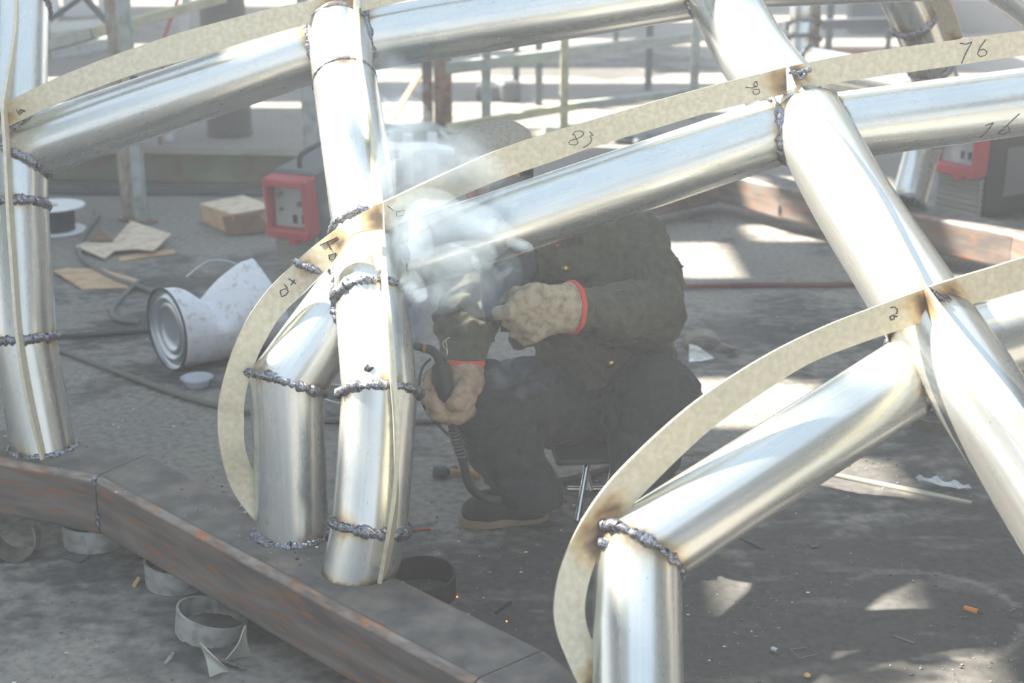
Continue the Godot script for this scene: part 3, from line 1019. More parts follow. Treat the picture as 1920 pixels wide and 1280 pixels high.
	var q2a := plate([[1100, 1312, 2.84], [1082, 1280, 2.85], [1062, 1235, 2.86], [1043, 1184, 2.865], [1038, 1132, 2.87], [1051, 1063, 2.88], [1086, 984, 2.89], [1137, 909, 2.91], [1203, 840, 2.94], [1280, 771, 2.965], [1350, 719, 2.99], [1448, 659, 3.02], [1549, 610, 3.05], [1650, 571, 3.08], [1734, 540, 3.1]],
		[[1128, 1312, 2.85], [1126, 1280, 2.855], [1120, 1222, 2.87], [1103, 1184, 2.875], [1096, 1140, 2.88], [1104, 1090, 2.885], [1124, 1035, 2.9], [1165, 970, 2.92], [1220, 909, 2.95], [1324, 810, 2.985], [1414, 746, 3.01], [1515, 682, 3.04], [1616, 642, 3.07], [1690, 617, 3.09], [1736, 602, 3.11]], th, t, 4.0,
		[[P(1122, 1010, 2.9), 0.075], [P(1732, 572, 3.1), 0.05], [P(1122, 1275, 2.855), 0.05], [P(1150, 960, 2.91), 0.05]])
	var q2b := plate([[1741, 537, 3.1], [1800, 518, 3.12], [1860, 500, 3.14], [1920, 482, 3.16], [2080, 440, 3.2]],
		[[1790, 580, 3.13], [1830, 567, 3.14], [1870, 557, 3.155], [1920, 543, 3.17], [2080, 503, 3.21]], th, t, 5.0, [[P(1775, 562, 3.12), 0.06]])
	var q0a := plate([[8, 194, 4.02], [84, 156, 4.03], [150, 128, 4.04], [222, 101, 4.05], [336, 62, 4.06], [484, 22, 4.07], [571, 3, 4.075], [668, -20, 4.08]],
		[[13, 238, 4.03], [101, 198, 4.04], [168, 170, 4.05], [269, 134, 4.06], [370, 107, 4.07], [470, 76, 4.08], [571, 47, 4.085], [670, 24, 4.09]], th, t, 6.0, [[P(15, 215, 4.02), 0.03], [P(640, 5, 4.08), 0.09]])
	plate([[676, -26, 4.09], [800, -56, 4.12], [1000, -100, 4.15], [1290, -140, 4.18]], [[677, 22, 4.1], [800, -8, 4.13], [1000, -50, 4.16], [1290, -90, 4.19]], th, t, 7.0)
	# ---- flat bars along the ribs, pointing out at the viewer
	plate([[29, -60, 4.1], [28, 40, 4.03], [20, 100, 3.97], [9, 165, 3.9], [4, 205, 3.87], [8, 270, 3.86], [14, 400, 3.83], [21, 500, 3.82], [30, 620, 3.81], [48, 740, 3.83], [78, 862, 3.87]],
		[[34, -60, 4.3], [34, 40, 4.22], [28, 100, 4.16], [18, 165, 4.1], [14, 205, 4.08], [17, 270, 4.05], [24, 400, 4.02], [31, 500, 4.01], [40, 620, 4.0], [60, 735, 4.03], [84, 845, 4.07]], 0.008, t, 8.0)
	plate([[667, -60, 4.12], [671, 30, 3.98], [676, 110, 3.89], [690, 200, 3.78], [703, 290, 3.66], [715, 380, 3.53], [719, 450, 3.45], [723, 520, 3.37], [731, 600, 3.26], [739, 700, 3.18], [745, 780, 3.16], [745, 850, 3.16], [739, 930, 3.17], [728, 1000, 3.18], [711, 1094, 3.22]],
		[[657, -60, 4.3], [661, 30, 4.12], [666, 110, 4.02], [680, 200, 3.9], [693, 290, 3.78], [705, 380, 3.65], [709, 450, 3.57], [713, 520, 3.48], [722, 600, 3.4], [731, 700, 3.33], [739, 780, 3.31], [742, 850, 3.31], [744, 930, 3.31], [738, 1000, 3.31], [726, 1062, 3.33]], 0.0095, t, 9.0)
	plate([[1390, -60, 4.2], [1421, 0, 4.08], [1450, 60, 3.96], [1476, 126, 3.79], [1510, 172, 3.69], [1548, 220, 3.6], [1588, 271, 3.51], [1627, 332, 3.4], [1660, 389, 3.31], [1696, 456, 3.21], [1727, 516, 3.12], [1740, 543, 3.08], [1799, 619, 2.99], [1862, 697, 2.91], [1920, 774, 2.85], [2030, 930, 2.76]],
		[[1350, -60, 4.19], [1386, 0, 4.08], [1415, 48, 3.98], [1452, 110, 3.85], [1482, 166, 3.73], [1505, 220, 3.67], [1533, 259, 3.61], [1576, 311, 3.51], [1612, 365, 3.42], [1642, 425, 3.33], [1675, 477, 3.25], [1705, 535, 3.18], [1765, 648, 3.06], [1824, 731, 2.99], [1920, 838, 2.92], [2020, 980, 2.84]], 0.008, t, 10.0,
		[[P(1478, 140, 3.77), 0.06], [P(1738, 560, 3.09), 0.07]])
	# ---- weld lumps on the bars and a burnt tack on the middle rib
	for w in [[q1a, [[552, 489, 3.485], [570, 499, 3.48], [586, 504, 3.475], [600, 512, 3.47]], 0.008], [q1c, [[1482, 134, 3.7], [1496, 138, 3.7], [1510, 132, 3.705], [1522, 128, 3.705]], 0.0065], [q1c, [[1494, 142, 3.7], [1502, 146, 3.7], [1512, 138, 3.705]], 0.006], [q2b, [[1752, 548, 3.095], [1768, 560, 3.105], [1786, 566, 3.115], [1798, 562, 3.12]], 0.007], [q2a, [[1124, 1018, 2.885], [1140, 1024, 2.885], [1160, 1026, 2.88]], 0.012]]:
		var lb := MB.new()
		bead(lb, w[1].map(func(a): return PP(a)), w[2], int(w[1][0][0]))
		part("weld_lump", lb, M.weld, w[0])
	var bt := MB.new()
	bead(bt, [P(685, 690, 3.318), P(692, 693, 3.312), P(700, 688, 3.312)], 0.006, 5)
	bead(bt, [P(687, 685, 3.318), P(696, 695, 3.312)], 0.006, 6)
	part("burnt_tack", bt, M.soot, t)
	# ---- pen marks on the bars
	mark(q1b, [[[1073, 253], [1079, 246], [1088, 245], [1094, 248], [1094, 252], [1090, 256], [1083, 260], [1071, 263], [1066, 267], [1069, 271], [1079, 272], [1084, 268], [1081, 260], [1077, 252], [1073, 253]], [[1105, 246], [1113, 254], [1106, 255], [1110, 260], [1107, 268], [1099, 274], [1093, 277]]], 0.0010)
	mark(q1b, [[[1417, 152], [1421, 157], [1419, 163], [1413, 160], [1415, 154], [1420, 153]], [[1418, 162], [1410, 165], [1398, 163]], [[1412, 170], [1413, 176], [1419, 177], [1425, 173], [1423, 167], [1413, 168]]], 0.0011)
	mark(q1b, [[[727, 386], [738, 395]], [[743, 397], [759, 394], [757, 403], [744, 406], [743, 397]]], 0.0010)
	mark(q1c, [[[1800, 81], [1812, 83], [1823, 78], [1812, 98], [1803, 119]], [[1849, 74], [1838, 88], [1833, 101], [1838, 106], [1848, 104], [1851, 97], [1845, 92], [1836, 94]]], 0.0013)
	mark(q1a, [[[525, 545], [528, 556], [536, 553], [541, 546], [536, 541], [525, 545]], [[533, 533], [540, 541]], [[541, 522], [555, 532]], [[545, 535], [553, 524]]], 0.0014)
	mark(q1a, [[[600, 459], [632, 444]], [[613, 454], [620, 468]], [[616, 478], [618, 487], [628, 484], [629, 474], [616, 478]]], 0.0014)
	mark(q2a, [[[1670, 577], [1677, 575], [1683, 580], [1682, 588], [1679, 588]], [[1669, 594], [1676, 590], [1681, 594], [1683, 592]], [[1669, 594], [1671, 600], [1677, 598], [1677, 592]]], 0.0012)
	mark(q0a, [[[30, 205], [36, 216], [44, 209]], [[33, 211], [39, 206]], [[37, 205], [48, 207]], [[37, 212], [42, 207], [48, 210]]], 0.0012)
	# pen number on the right-hand pipe
	var ap: Array = arch_parts[3]
	var tr := []
	var am: ArrayMesh = ap[0].mesh
	var arr := am.surface_get_arrays(0)
	var vs: PackedVector3Array = arr[Mesh.ARRAY_VERTEX]
	var ii: PackedInt32Array = arr[Mesh.ARRAY_INDEX]
	for k in range(0, ii.size(), 3):
		tr.append([vs[ii[k]] + t.position, vs[ii[k + 1]] + t.position, vs[ii[k + 2]] + t.position])
	var pm := MB.new()
	stroke(pm, [[1848, 236], [1863, 230], [1850, 248], [1838, 258]], tr, 0.001)
	stroke(pm, [[1912, 213], [1890, 234], [1872, 250], [1880, 252], [1894, 246], [1890, 236]], tr, 0.001)
	if pm.v.size(): part("pen_mark", pm, M.ink, ap[0])

func mark(bar: MeshInstance3D, strokes: Array, r: float) -> void:
	var mb := MB.new()
	for e in plates:
		if e[0] == bar:
			for s in strokes: stroke(mb, s, e[1], r)
	if mb.v.size() > 0: part("pen_mark", mb, M.ink, bar)
# ------------------------------------------------------------------ offcuts and litter on the ground
# a ring sawn off a pipe: wall of thickness w, both rims uneven; lower and upper height as functions of the angle
func ring_mesh(c: Vector3, r: float, lo: Callable, hi: Callable, from := 0.0, to := TAU, lean := Basis()) -> MB:
	var mb := MB.new()
	var n := 64
	var rows := []
	for j in 5:
		var line := []
		for k in n + 1:
			var a := lerpf(from, to, float(k) / n)
			var y := lerpf(lo.call(a), hi.call(a), j / 4.0)
			line.append(c + lean * Vector3(cos(a) * r, y, sin(a) * r))
		rows.append(line)
	mb.sheet(rows, 0.006)
	return mb
func build_scraps() -> void:
	var flat := func(_a): return 0.0
	var jag := func(a): return 0.003 + 0.004 * absf(nf.get_noise_1d(a * 14.0))
	# packing rings under the beam
	var c1 := G(152, 1038) + Vector3(0.02, 0, -0.085)
	single("packing_ring", ring_mesh(c1, 0.088, flat, func(a): return 0.068), M.galv_plain, c1, "bright sawn pipe ring packed under the rusty tube by its mitre joint", "pipe offcut")
	var c2 := G(300, 1114) + Vector3(0.035, 0, -0.08)
	single("packing_ring", ring_mesh(c2, 0.088, flat, func(a): return 0.066 - 0.004 * cos(a)), M.galv_plain, c2, "dull grey pipe ring packed under the rusty tube beside a yellow filter stub", "pipe offcut")
	var c3 := G(800, 1120) + Vector3(-0.015, 0, -0.02)
	single("packing_ring", ring_mesh(c3, 0.09, flat, func(a): return 0.062 - 0.006 * sin(a)), M.offcut_dark, c3, "dark pipe ring half hidden behind the rusty tube near the middle column's foot", "pipe offcut")
	# sawn ring with two torn points beside it
	var c4 := G(388, 1212) + Vector3(0.0, 0.002, -0.055)
	var lean := Basis(Vector3(0, 0, 1), -0.12)
	single("pipe_ring", ring_mesh(c4 + Vector3(0, 0.012, 0), 0.086, func(a): return -0.0 + 0.006 * absf(nf.get_noise_1d(a * 14.0)), func(a): return 0.052 - 0.014 * cos(a) + 0.008 * sin(a), 0.0, TAU, lean), M.galv_plain, c4, "bright slanting pipe ring with a saw-toothed edge lying in front of the beam", "pipe offcut")
	shard([[377, 1207, 0.075], [387, 1232, 0.04], [393, 1270, 0.0]], [[381, 1206, 0.076], [409, 1236, 0.038], [432, 1258, 0.004]], "pointed grey metal shard standing in front of the saw-toothed ring")
	shard([[462, 1172, 0.085], [447, 1208, 0.04], [420, 1240, 0.0]], [[464, 1172, 0.086], [466, 1203, 0.04], [473, 1229, 0.0]], "curled grey metal shard with its tip up beside the saw-toothed ring")
	shard([[323, 1223, 0.02], [316, 1232, 0.006], [307, 1243, 0.0]], [[326, 1226, 0.018], [320, 1236, 0.004], [309, 1246, 0.0]], "thin dark metal sliver at the saw-toothed ring's side")
	# welding-rod stub
	var rb := MB.new()
	rb.tube([G(413, 1237, 0.006), G(445, 1248, 0.006)], 0.005, 10)
	rb.tube([G(445, 1248, 0.006), G(460, 1254, 0.005)], 0.0025, 8)
	single("rod_stub", rb, M.offcut, G(430, 1243), "short grey welding rod stub lying by the pointed shard", "welding rod")
	# half ring standing on edge at the left
	var c5 := G(46, 1028) + Vector3(0, 0.063, 0.05)
	var rows := []
	for j in 5:
		var line := []
		for k in 33:
			var a := lerpf(PI * 0.82, TAU + PI * 0.18, k / 32.0)
			var wdt := 0.036 * pow(sin(PI * clampf(k / 32.0, 0.02, 0.98)), 0.5) + 0.003
			line.append(c5 + Vector3(cos(a) * 0.06, sin(a) * 0.06, lerpf(-wdt, wdt, j / 4.0)))
		rows.append(line)
	var hb := MB.new()
	hb.sheet(rows, 0.005)
	single("half_ring", hb, M.offcut, c5 - Vector3(0, 0.063, 0), "half pipe ring standing on edge with both points up before the beam", "pipe offcut")
	scrap_flat([[116, 1046], [132, 1040], [168, 1043], [150, 1056]], 0.004, M.dark_steel, "black_scrap", "black flat scrap lying in front of the bright packing ring", "metal scrap")
	scrap_flat([[-12, 1047], [14, 1044], [26, 1047], [-6, 1058]], 0.004, M.dark_steel, "black_scrap", "black flat scrap lying under the half ring's left side", "metal scrap")
	var sb := MB.new()
	sb.tube([G(0, 1024, 0.004), G(48, 1026, 0.004)], 0.004, 8)
	single("rod_stub", sb, M.offcut, G(20, 1025), "dark rod lying on the ground under the half ring", "welding rod")
	var fb := MB.new()
	fb.tube([G(251, 1098, 0.006), G(260, 1084, 0.006)], 0.0055, 12)
	single("filter_stub", fb, M.wood, G(256, 1092), "pale yellow filter stub lying beside the dull packing ring", "cigarette end")
	# right-hand ground
	var bb := MB.new()
	var b0 := G(1555, 889)
	var b1 := G(1822, 944)
	var d := (b1 - b0).normalized()
	var q := Vector3.UP.cross(d) * 0.016
	bb.prism([b0 + q * 0.4, b0 - q * 0.4, b0.lerp(b1, 0.6) - q, b1 - q * 0.5, b1 + q * 0.5, b0.lerp(b1, 0.6) + q], Vector3(0, 0.006, 0))
	single("flat_strip", bb, M.plate_plain, b0, "long pale flat metal strip lying on the ground past the slanting pipe", "metal strip")
	var fr := []
	for j in 5:
		var line := []
		for k in 15:
			var u := k / 14.0
			var wv := sin(PI * clampf(u, 0.03, 0.97)) * 0.028
			line.append(G(1716 + 105 * u, 907 + 20 * u) + Vector3(0, 0.012 + 0.012 * sin(u * 19.0) * sin(j * 1.3 + 1.0) + 0.010, lerpf(-wv, wv, j / 4.0)))
		fr.append(line)
	var fm := MB.new()
	fm.sheet(fr, 0.0015)
	single("plastic_film", fm, M.film, G(1768, 918), "crumpled clear plastic strip lying along the pale metal strip", "plastic")
	var cb := MB.new()
	cb.tube([G(1808, 1139, 0.007), G(1833, 1146, 0.007)], 0.0068, 12)
	var butt := thing("cigarette_butt", "orange cigarette butt lying on the dark ground at the right", "cigarette end", G(1820, 1142))
	part("filter", cb, M.orange, butt)
	var ab := MB.new()
	ab.tube([G(1833, 1146, 0.007), G(1838, 1148, 0.006), G(1841, 1150, 0.006)], [0.0066, 0.006, 0.003], 9)
	part("ash", ab, M.cable_dark, butt)
	var nb := MB.new()
	nb.tube([G(1447, 1217, 0.006), G(1457, 1221, 0.006)], 0.008, 6)
	single("steel_nut", nb, M.tin, G(1452, 1219), "small shiny steel nut lying on the ground beside the wire square", "nut")
	var wb := MB.new()
	var wq := [G(1482, 1217, 0.003), G(1510, 1214, 0.003), G(1532, 1226, 0.003), G(1498, 1234, 0.003), G(1482, 1217, 0.003)]
	wb.tube(wq, 0.0022, 6)
	single("wire_square", wb, M.cable, G(1505, 1222), "thin bent wire square lying flat on the ground", "wire")
	var pb := MB.new()
	pb.lathe(Transform3D(Basis(), G(1513, 1268)), [[0.0, 0.0], [0.008, 0.001], [0.0095, 0.004], [0.006, 0.008], [0.0, 0.0085]], 12)
	single("pebble", pb, M.wood, G(1513, 1268), "small tan pebble on the ground near the wire square", "pebble")
	for s in [[1675, 1192, 1716, 1206, 0.003, "thin pale twig lying on the ground near the orange butt", M.cable], [930, 1149, 957, 1128, 0.004, "dark burnt stick lying on the ground behind the beam", M.offcut_dark], [773, 994, 807, 991, 0.004, "red brown rod stub lying between the column and the boot", M.chip], [1388, 1008, 1432, 1028, 0.004, "dark thin rod standing in for a shadow in the sunlit patch", M.dark_steel]]:  # the last one is a cast shadow built as a dark rod
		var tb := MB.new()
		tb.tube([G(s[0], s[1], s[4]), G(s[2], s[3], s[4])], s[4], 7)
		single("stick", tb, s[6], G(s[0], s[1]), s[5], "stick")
	for s in [[1690, 1248, 1714, 1236], [1353, 1186, 1372, 1180], [1130, 1052, 1120, 1070]]:
		pass
	scrap_flat([[1512, 1018], [1522, 1024], [1536, 1016], [1534, 1026], [1522, 1028]], 0.003, M.dark_steel, "black_scrap", "black bent scrap lying in the middle of the sunlit patch", "metal scrap")
	# hot spatter that still glows
	for s in [[857, 1120, "tiny glowing orange spark on the ground behind the beam's edge"], [950, 1166, "tiny glowing orange spark near the burnt stick"]]:
		var gb := MB.new()
		gb.lathe(Transform3D(Basis(), G(s[0], s[1])), [[0.0, 0.0], [0.0022, 0.0015], [0.002, 0.0035], [0.0, 0.004]], 8)
		single("spark_light", gb, M.ember, G(s[0], s[1]), s[2], "spark")
	# curled sheet offcuts behind the welder
	var ob := MB.new()
	var orow := []
	for j in 4:
		var line := []
		for k in 17:
			var u := k / 16.0
			var a := lerpf(PI * 0.15, PI * 1.15, u)
			line.append(G(1318, 650) + Vector3(cos(a) * 0.075, sin(a) * 0.055 + 0.004 if sin(a) > 0 else 0.004, lerpf(-0.06, 0.05, j / 3.0) * (1.0 - 0.4 * u)))
		orow.append(line)
	ob.sheet(orow, 0.004)
	single("curled_offcut", ob, M.offcut, G(1318, 650), "curled grey sheet metal offcut behind the welder's elbow", "metal scrap")
	scrap_flat([[1292, 646], [1308, 650], [1340, 673], [1318, 678], [1292, 680]], 0.004, M.galv_plain, "pointed_offcut", "bright pointed sheet offcut lying flat in front of the curled one", "metal scrap")
	shard([[1352, 632, 0.04], [1372, 640, 0.045], [1388, 650, 0.01]], [[1340, 655, 0.0], [1362, 660, 0.0], [1384, 662, 0.0]], "low bent grey offcut right of the curled one")
	var c6 := G(1760, 800) + Vector3(0, 0, -0.03)
	single("pipe_ring", ring_mesh(c6, 0.085, flat, func(a): return 0.03 + 0.008 * sin(a)), M.offcut, c6, "grey pipe ring lying flat on the ground behind the right rib", "pipe offcut")
	var c7 := G(628, 772) + Vector3(0.01, 0, -0.04)
	single("pipe_ring", ring_mesh(c7, 0.085, flat, func(a): return 0.055 - 0.02 * cos(a)), M.galv_plain, c7, "pale pipe ring on the ground seen between the two middle uprights", "pipe offcut")
	# hammer behind the torch hose
	var ham := thing("hammer", "hammer with a dark round head and pale wooden handle behind the torch hose", "hammer", G(830, 888))
	var hm := MB.new()
	hm.tube([G(812, 884, 0.02), G(838, 884, 0.02)], [0.02, 0.02], 16)
	hm.tube([G(838, 884, 0.02), G(842, 883, 0.02), G(856, 880, 0.02)], [0.014, 0.012, 0.016], 12)
	part("head", hm, M.dark_steel, ham)
	var hh := MB.new()
	hh.tube([G(842, 884, 0.02), G(868, 884, 0.014), G(900, 890, 0.012)], [0.012, 0.013, 0.015], 12)
	part("handle", hh, M.wood, ham)
	# grit
	var mm := MultiMesh.new()
	mm.transform_format = MultiMesh.TRANSFORM_3D
	mm.use_colors = true
	var gm := MB.new()
	gm.lathe(Transform3D(), [[0.0, -0.6], [0.8, -0.2], [0.9, 0.3], [0.0, 0.8]], 5, Color.WHITE, true)
	mm.mesh = gm.done()
	var spots := []
	while spots.size() < 5200:
		var px := rng.randf_range(-40, 1960)
		var py := rng.randf_range(420, 1300)
		var p := G(px, py)
		var dens := nz.get_noise_2d(p.x * 1.9 + 70.0, p.z * 1.9)
		var near := exp(-pow((px - 720.0) / 300.0, 2.0) - pow((py - 1090.0) / 120.0, 2.0))
		if rng.randf() > 0.25 + dens + near * 0.9: continue
		spots.append(p)
	mm.instance_count = spots.size()
	for k in spots.size():
		var s := 0.0009 + 0.0042 * pow(rng.randf(), 5.0)
		var p: Vector3 = spots[k]
		if on_beam(p): p.y = 0.2508
		mm.set_instance_transform(k, Transform3D(Basis.from_euler(Vector3(rng.randf() * TAU, rng.randf() * TAU, 0)).scaled(Vector3(s * rng.randf_range(0.7, 1.8), s * 0.8, s)), p + Vector3(0, s * 0.4, 0)))
		var g := 0.05 + 0.2 * rng.randf() if rng.randf() < 0.8 else rng.randf_range(0.4, 0.75)
		mm.set_instance_color(k, Color(g, g * 0.97, g * 0.93))
	var mi := MultiMeshInstance3D.new()
	mi.name = "grit"
	mi.multimesh = mm
	mi.material_override = M.grit
	add_child(mi)
	tag(mi, "black and grey grinding grit strewn over the yard", "grit", "", "stuff")

func on_beam(p: Vector3) -> bool:
	var a := G(177, 894, 0.25)
	var b := G(886, 1276, 0.25)
	var z := G(-260, 815, 0.25)
	for s in [[a, b], [z, a]]:
		var d: Vector3 = (s[1] - s[0]).normalized()
		var q := Vector3.UP.cross(d)
		if q.z > 0: q = -q
		var u: float = (p - s[0]).dot(d)
		var w: float = (p - s[0]).dot(q)
		if u > 0 and u < (s[1] - s[0]).length() and w > -0.02 and w < 0.21: return true
	return false

func shard(left: Array, right: Array, label: String) -> void:
	var a := smooth_path(left.map(func(p): return G(p[0], p[1] + p[2] * 700.0, 0.0) + Vector3(0, p[2], 0)), 4)
	var b := smooth_path(right.map(func(p): return G(p[0], p[1] + p[2] * 700.0, 0.0) + Vector3(0, p[2], 0)), 4)
	var rows := []
	for k in a.size():
		var mid: Vector3 = (a[k] + b[k]) * 0.5 + Vector3(0, 0, -0.008)
		rows.append([a[k], mid, b[k]])
	var mb := MB.new()
	mb.sheet(rows, 0.004)
	var base: Vector3 = a[a.size() - 1]
	base.y = 0.0
	single("metal_shard", mb, M.galv_dull, base, label, "metal scrap")
func scrap_flat(px: Array, th: float, m: Material, called: String, label: String, cat: String) -> void:
	var mb := MB.new()
	mb.prism(px.map(func(p): return G(p[0], p[1])), Vector3(0, th, 0))
	single(called, mb, m, G(px[0][0], px[0][1]), label, cat)
# ------------------------------------------------------------------ things lying on the left
func cable(px: Array, r: float, m: Material, called: String, label: String, cat := "cable") -> void:
	var mb := MB.new()
	mb.tube(smooth_path(px.map(func(p): return G(p[0], p[1], r + (p[2] if p.size() > 2 else 0.0))), 8), r, 10)
	single(called, mb, m, G(px[0][0], px[0][1]), label, cat)
func card(pts: Array, m: Material, label: String, called := "cardboard_piece", cat := "cardboard") -> void:
	var mb := MB.new()
	mb.prism(pts.map(func(p): return G(p[0], p[1], p[2])), Vector3(0, 0.005, 0))
	single(called, mb, m, G(pts[0][0], pts[0][1], 0.0), label, cat)

func build_left_things() -> void:
	# ---- dented paint pail lying on its side
	var e0 := G(318, 690)
	var e1 := G(508, 647)
	var dir := (e1 - e0).normalized()
	var r := 0.158
	var len_ := 0.43
	var o := e0 + Vector3(0, r, 0) + dir.cross(Vector3.UP) * -0.0
	var side := dir.cross(Vector3.UP).normalized()
	var pail := thing("paint_pail", "white rust-stained metal pail lying dented on its side beside the cardboard", "pail", e0)
	var rows := []
	for j in 25:
		var u := j / 24.0
		var line := []
		for k in 49:
			var a := TAU * k / 48.0
			var up := sin(a)
			var rr := r * (1.0 if u > 0.02 and u < 0.985 else 1.025)
			rr *= 1.0 + 0.008 * sin(u * 60.0) * (1.0 if u < 0.12 else 0.0)
			var dent := exp(-pow((u - 0.40) / 0.16, 2.0)) * clampf(up * 1.2 + 0.15, 0.0, 1.0)
			var flare := smoothstep(0.55, 0.95, u)
			var p := o + dir * (len_ * u) + (side * cos(a) + Vector3.UP * up) * rr
			p.y -= dent * 0.075
			p += Vector3.UP * flare * 0.055 * clampf(up, 0.0, 1.0) + dir * -flare * 0.04 * up
			p += side * flare * 0.03 * cos(a * 3.0)
			p.y = maxf(p.y, 0.003)
			line.append(p)
		rows.append(line)
	var wall := MB.new()
	wall.sheet(rows, 0.003)
	part("wall", wall, M.bucket, pail)
	var lid := MB.new()
	var lt := frame_at(o, dir)
	lid.lathe(lt, [[r * 1.02, -0.004], [r * 1.0, 0.006], [r * 0.93, 0.016], [r * 0.85, 0.016], [r * 0.8, 0.006], [r * 0.74, 0.006], [r * 0.69, 0.018], [r * 0.62, 0.018], [r * 0.57, 0.008], [r * 0.52, 0.02], [r * 0.25, 0.021], [0.0, 0.021]], 48)
	part("bottom", lid, M.tin, pail)
	var rim := MB.new()
	var ring := []
	for k in 49:
		var a := TAU * k / 48.0
		ring.append(o + (side * cos(a) + Vector3.UP * sin(a)) * r * 1.02)
	rim.tube(ring, 0.005, 8, false)
	part("rim", rim, M.cable_dark, pail)
	var bail := MB.new()
	bail.tube(smooth_path([P(348, 520, 5.45), P(372, 500, 5.6), P(398, 487, 5.68), P(430, 490, 5.7), P(452, 500, 5.62)], 8), 0.003, 8)
	part("bail", bail, M.tin, pail)
	# ---- cardboard
	card([[245, 415, 0.05], [321, 440, 0.06], [288, 471, 0.03], [258, 468, 0.025], [211, 455, 0.03]], M.card_pale, "large pale cardboard sheet leaning on top of the torn pieces")
	card([[142, 463, 0.02], [158, 456, 0.025], [258, 457, 0.025], [262, 467, 0.03], [215, 471, 0.02], [196, 486, 0.01], [178, 478, 0.015]], M.card_pale, "torn pale cardboard strip under the large sheet")
	card([[222, 484, 0.0], [240, 479, 0.0], [325, 468, 0.004], [331, 476, 0.004], [280, 482, 0.0], [226, 491, 0.0]], M.card, "narrow tan cardboard strip lying in front of the torn pieces")
	card([[168, 453, 0.0], [187, 430, 0.02], [213, 452, 0.0]], M.card_dark, "brown cardboard corner sticking up behind the torn strip")
	card([[100, 508, 0.012], [126, 504, 0.008], [190, 505, 0.004], [263, 526, 0.004], [257, 540, 0.0], [154, 543, 0.0]], M.card, "flat tan cardboard flap lying between the column and the pail")
	# ---- cardboard box
	var bx := thing("cardboard_box", "open tan cardboard box beside the red welding machine", "box", G(440, 440))
	var f0 := G(377, 414)
	var f1 := G(437, 441)
	var f2 := G(520, 432)
	var top := Vector3(0, 0.115, 0)
	var walls := MB.new()
	walls.prism([f0, f1, f1 + top, f0 + top * 0.8], (f2 - f1).normalized() * 0.005)
	walls.prism([f1, f2, f2 + top, f1 + top * 0.95], (f0 - f1).normalized() * 0.005)
	var f3 := f0 + (f2 - f1)
	walls.prism([f3, f2, f2 + top, f3 + top], (f1 - f2).normalized() * 0.005)
	walls.prism([f0, f3, f3 + top, f0 + top * 0.8], (f1 - f0).normalized() * 0.005)
	part("walls", walls, M.card, bx)
	var flap := MB.new()
	flap.prism([f0 + top * 0.8 + Vector3(0, 0.002, 0), f1 + top * 0.96 + Vector3(0.0, 0.002, 0), f2 + top + Vector3(0, 0.01, 0), f3 + top + Vector3(0, 0.004, 0)], Vector3(0, 0.005, 0))
	part("lid_flap", flap, M.card_pale, bx)
	var torn := MB.new()
	torn.prism([f1 + top * 0.3 + Vector3(-0.03, -0.03, 0.012), f1 + top * 0.9 + Vector3(-0.05, 0, 0.012), f1.lerp(f2, 0.6) + top * 0.9 + Vector3(0, 0, 0.012), f1.lerp(f2, 0.9) + Vector3(0, 0.006, 0.02), f1.lerp(f2, 0.1) + Vector3(0, 0.006, 0.03)], Vector3(0, 0, 0.005))
	part("side_flap", torn, M.card_dark, bx)
	# ---- cable reel
	var reel := thing("cable_reel", "reel with white flanges and a dark winding beside the left column", "cable reel", G(104, 432))
	var rc := G(104, 432)
	for h in [0.0, 0.135]:
		var fl := MB.new()
		fl.lathe(Transform3D(Basis(), rc + Vector3(0, h, 0)), [[0.03, 0.006], [0.03, 0.0], [0.165, 0.0], [0.168, 0.003], [0.165, 0.006], [0.03, 0.006]], 40, Color.WHITE, true)
		part("flange", fl, M.white, reel)
	var dr := MB.new()
	dr.lathe(Transform3D(Basis(), rc), [[0.105, 0.006], [0.105, 0.03], [0.108, 0.05], [0.105, 0.07], [0.108, 0.1], [0.105, 0.135]], 40)
	part("winding", dr, M.navy, reel)
	# ---- hoses and cables
	cable([[60, 640], [115, 657], [230, 700], [330, 737], [420, 762], [520, 778], [640, 788], [760, 791], [840, 786]], 0.0115, M.cable, "hose", "grey hose running over the ground from the left column past the pail", "hose")
	cable([[176, 392], [183, 405], [168, 425], [152, 452], [152, 480], [178, 503], [215, 522], [248, 533], [290, 548]], 0.013, M.cable, "hose", "grey ribbed hose curving round behind the cardboard pieces", "hose")
	cable([[262, 527], [240, 545], [214, 574], [212, 590], [226, 600], [262, 604]], 0.012, M.cable, "hose", "grey hose loop lying against the pail's bottom", "hose")
	cable([[80, 632], [160, 628], [260, 620], [300, 618]], 0.011, M.cable_dark, "hose", "dark straight hose lying left of the pail", "hose")
	cable([[1130, 543], [1290, 537], [1420, 534], [1540, 534], [1640, 532], [1760, 540]], 0.0125, M.red_hose, "hose", "reddish brown hose lying straight behind the welder", "hose")
	cable([[1030, 905], [1075, 897], [1150, 876], [1240, 845]], 0.012, M.cable_dark, "hose", "dark hose running behind the stool's legs", "hose")
	# ---- small clear tub
	var tub := MB.new()
	tub.lathe(Transform3D(Basis(), G(370, 722)), [[0.0, 0.003], [0.05, 0.002], [0.058, 0.03], [0.062, 0.032], [0.061, 0.034], [0.054, 0.031], [0.046, 0.006], [0.0, 0.006]], 28)
	single("plastic_tub", tub, M.film, G(370, 722), "small clear plastic tub on the ground in front of the pail", "tub")
	# ---- red welding machine
	machine(G(566, 512), 0.42, 0.1, "red-fronted grey welding machine standing behind the middle column", 1.0, M.machine_dark)
	machine(G(1796, 412), 1.0, 0.0, "red-fronted dark welding machine standing behind the brown beam at the right", 1.3, M.machine_navy)

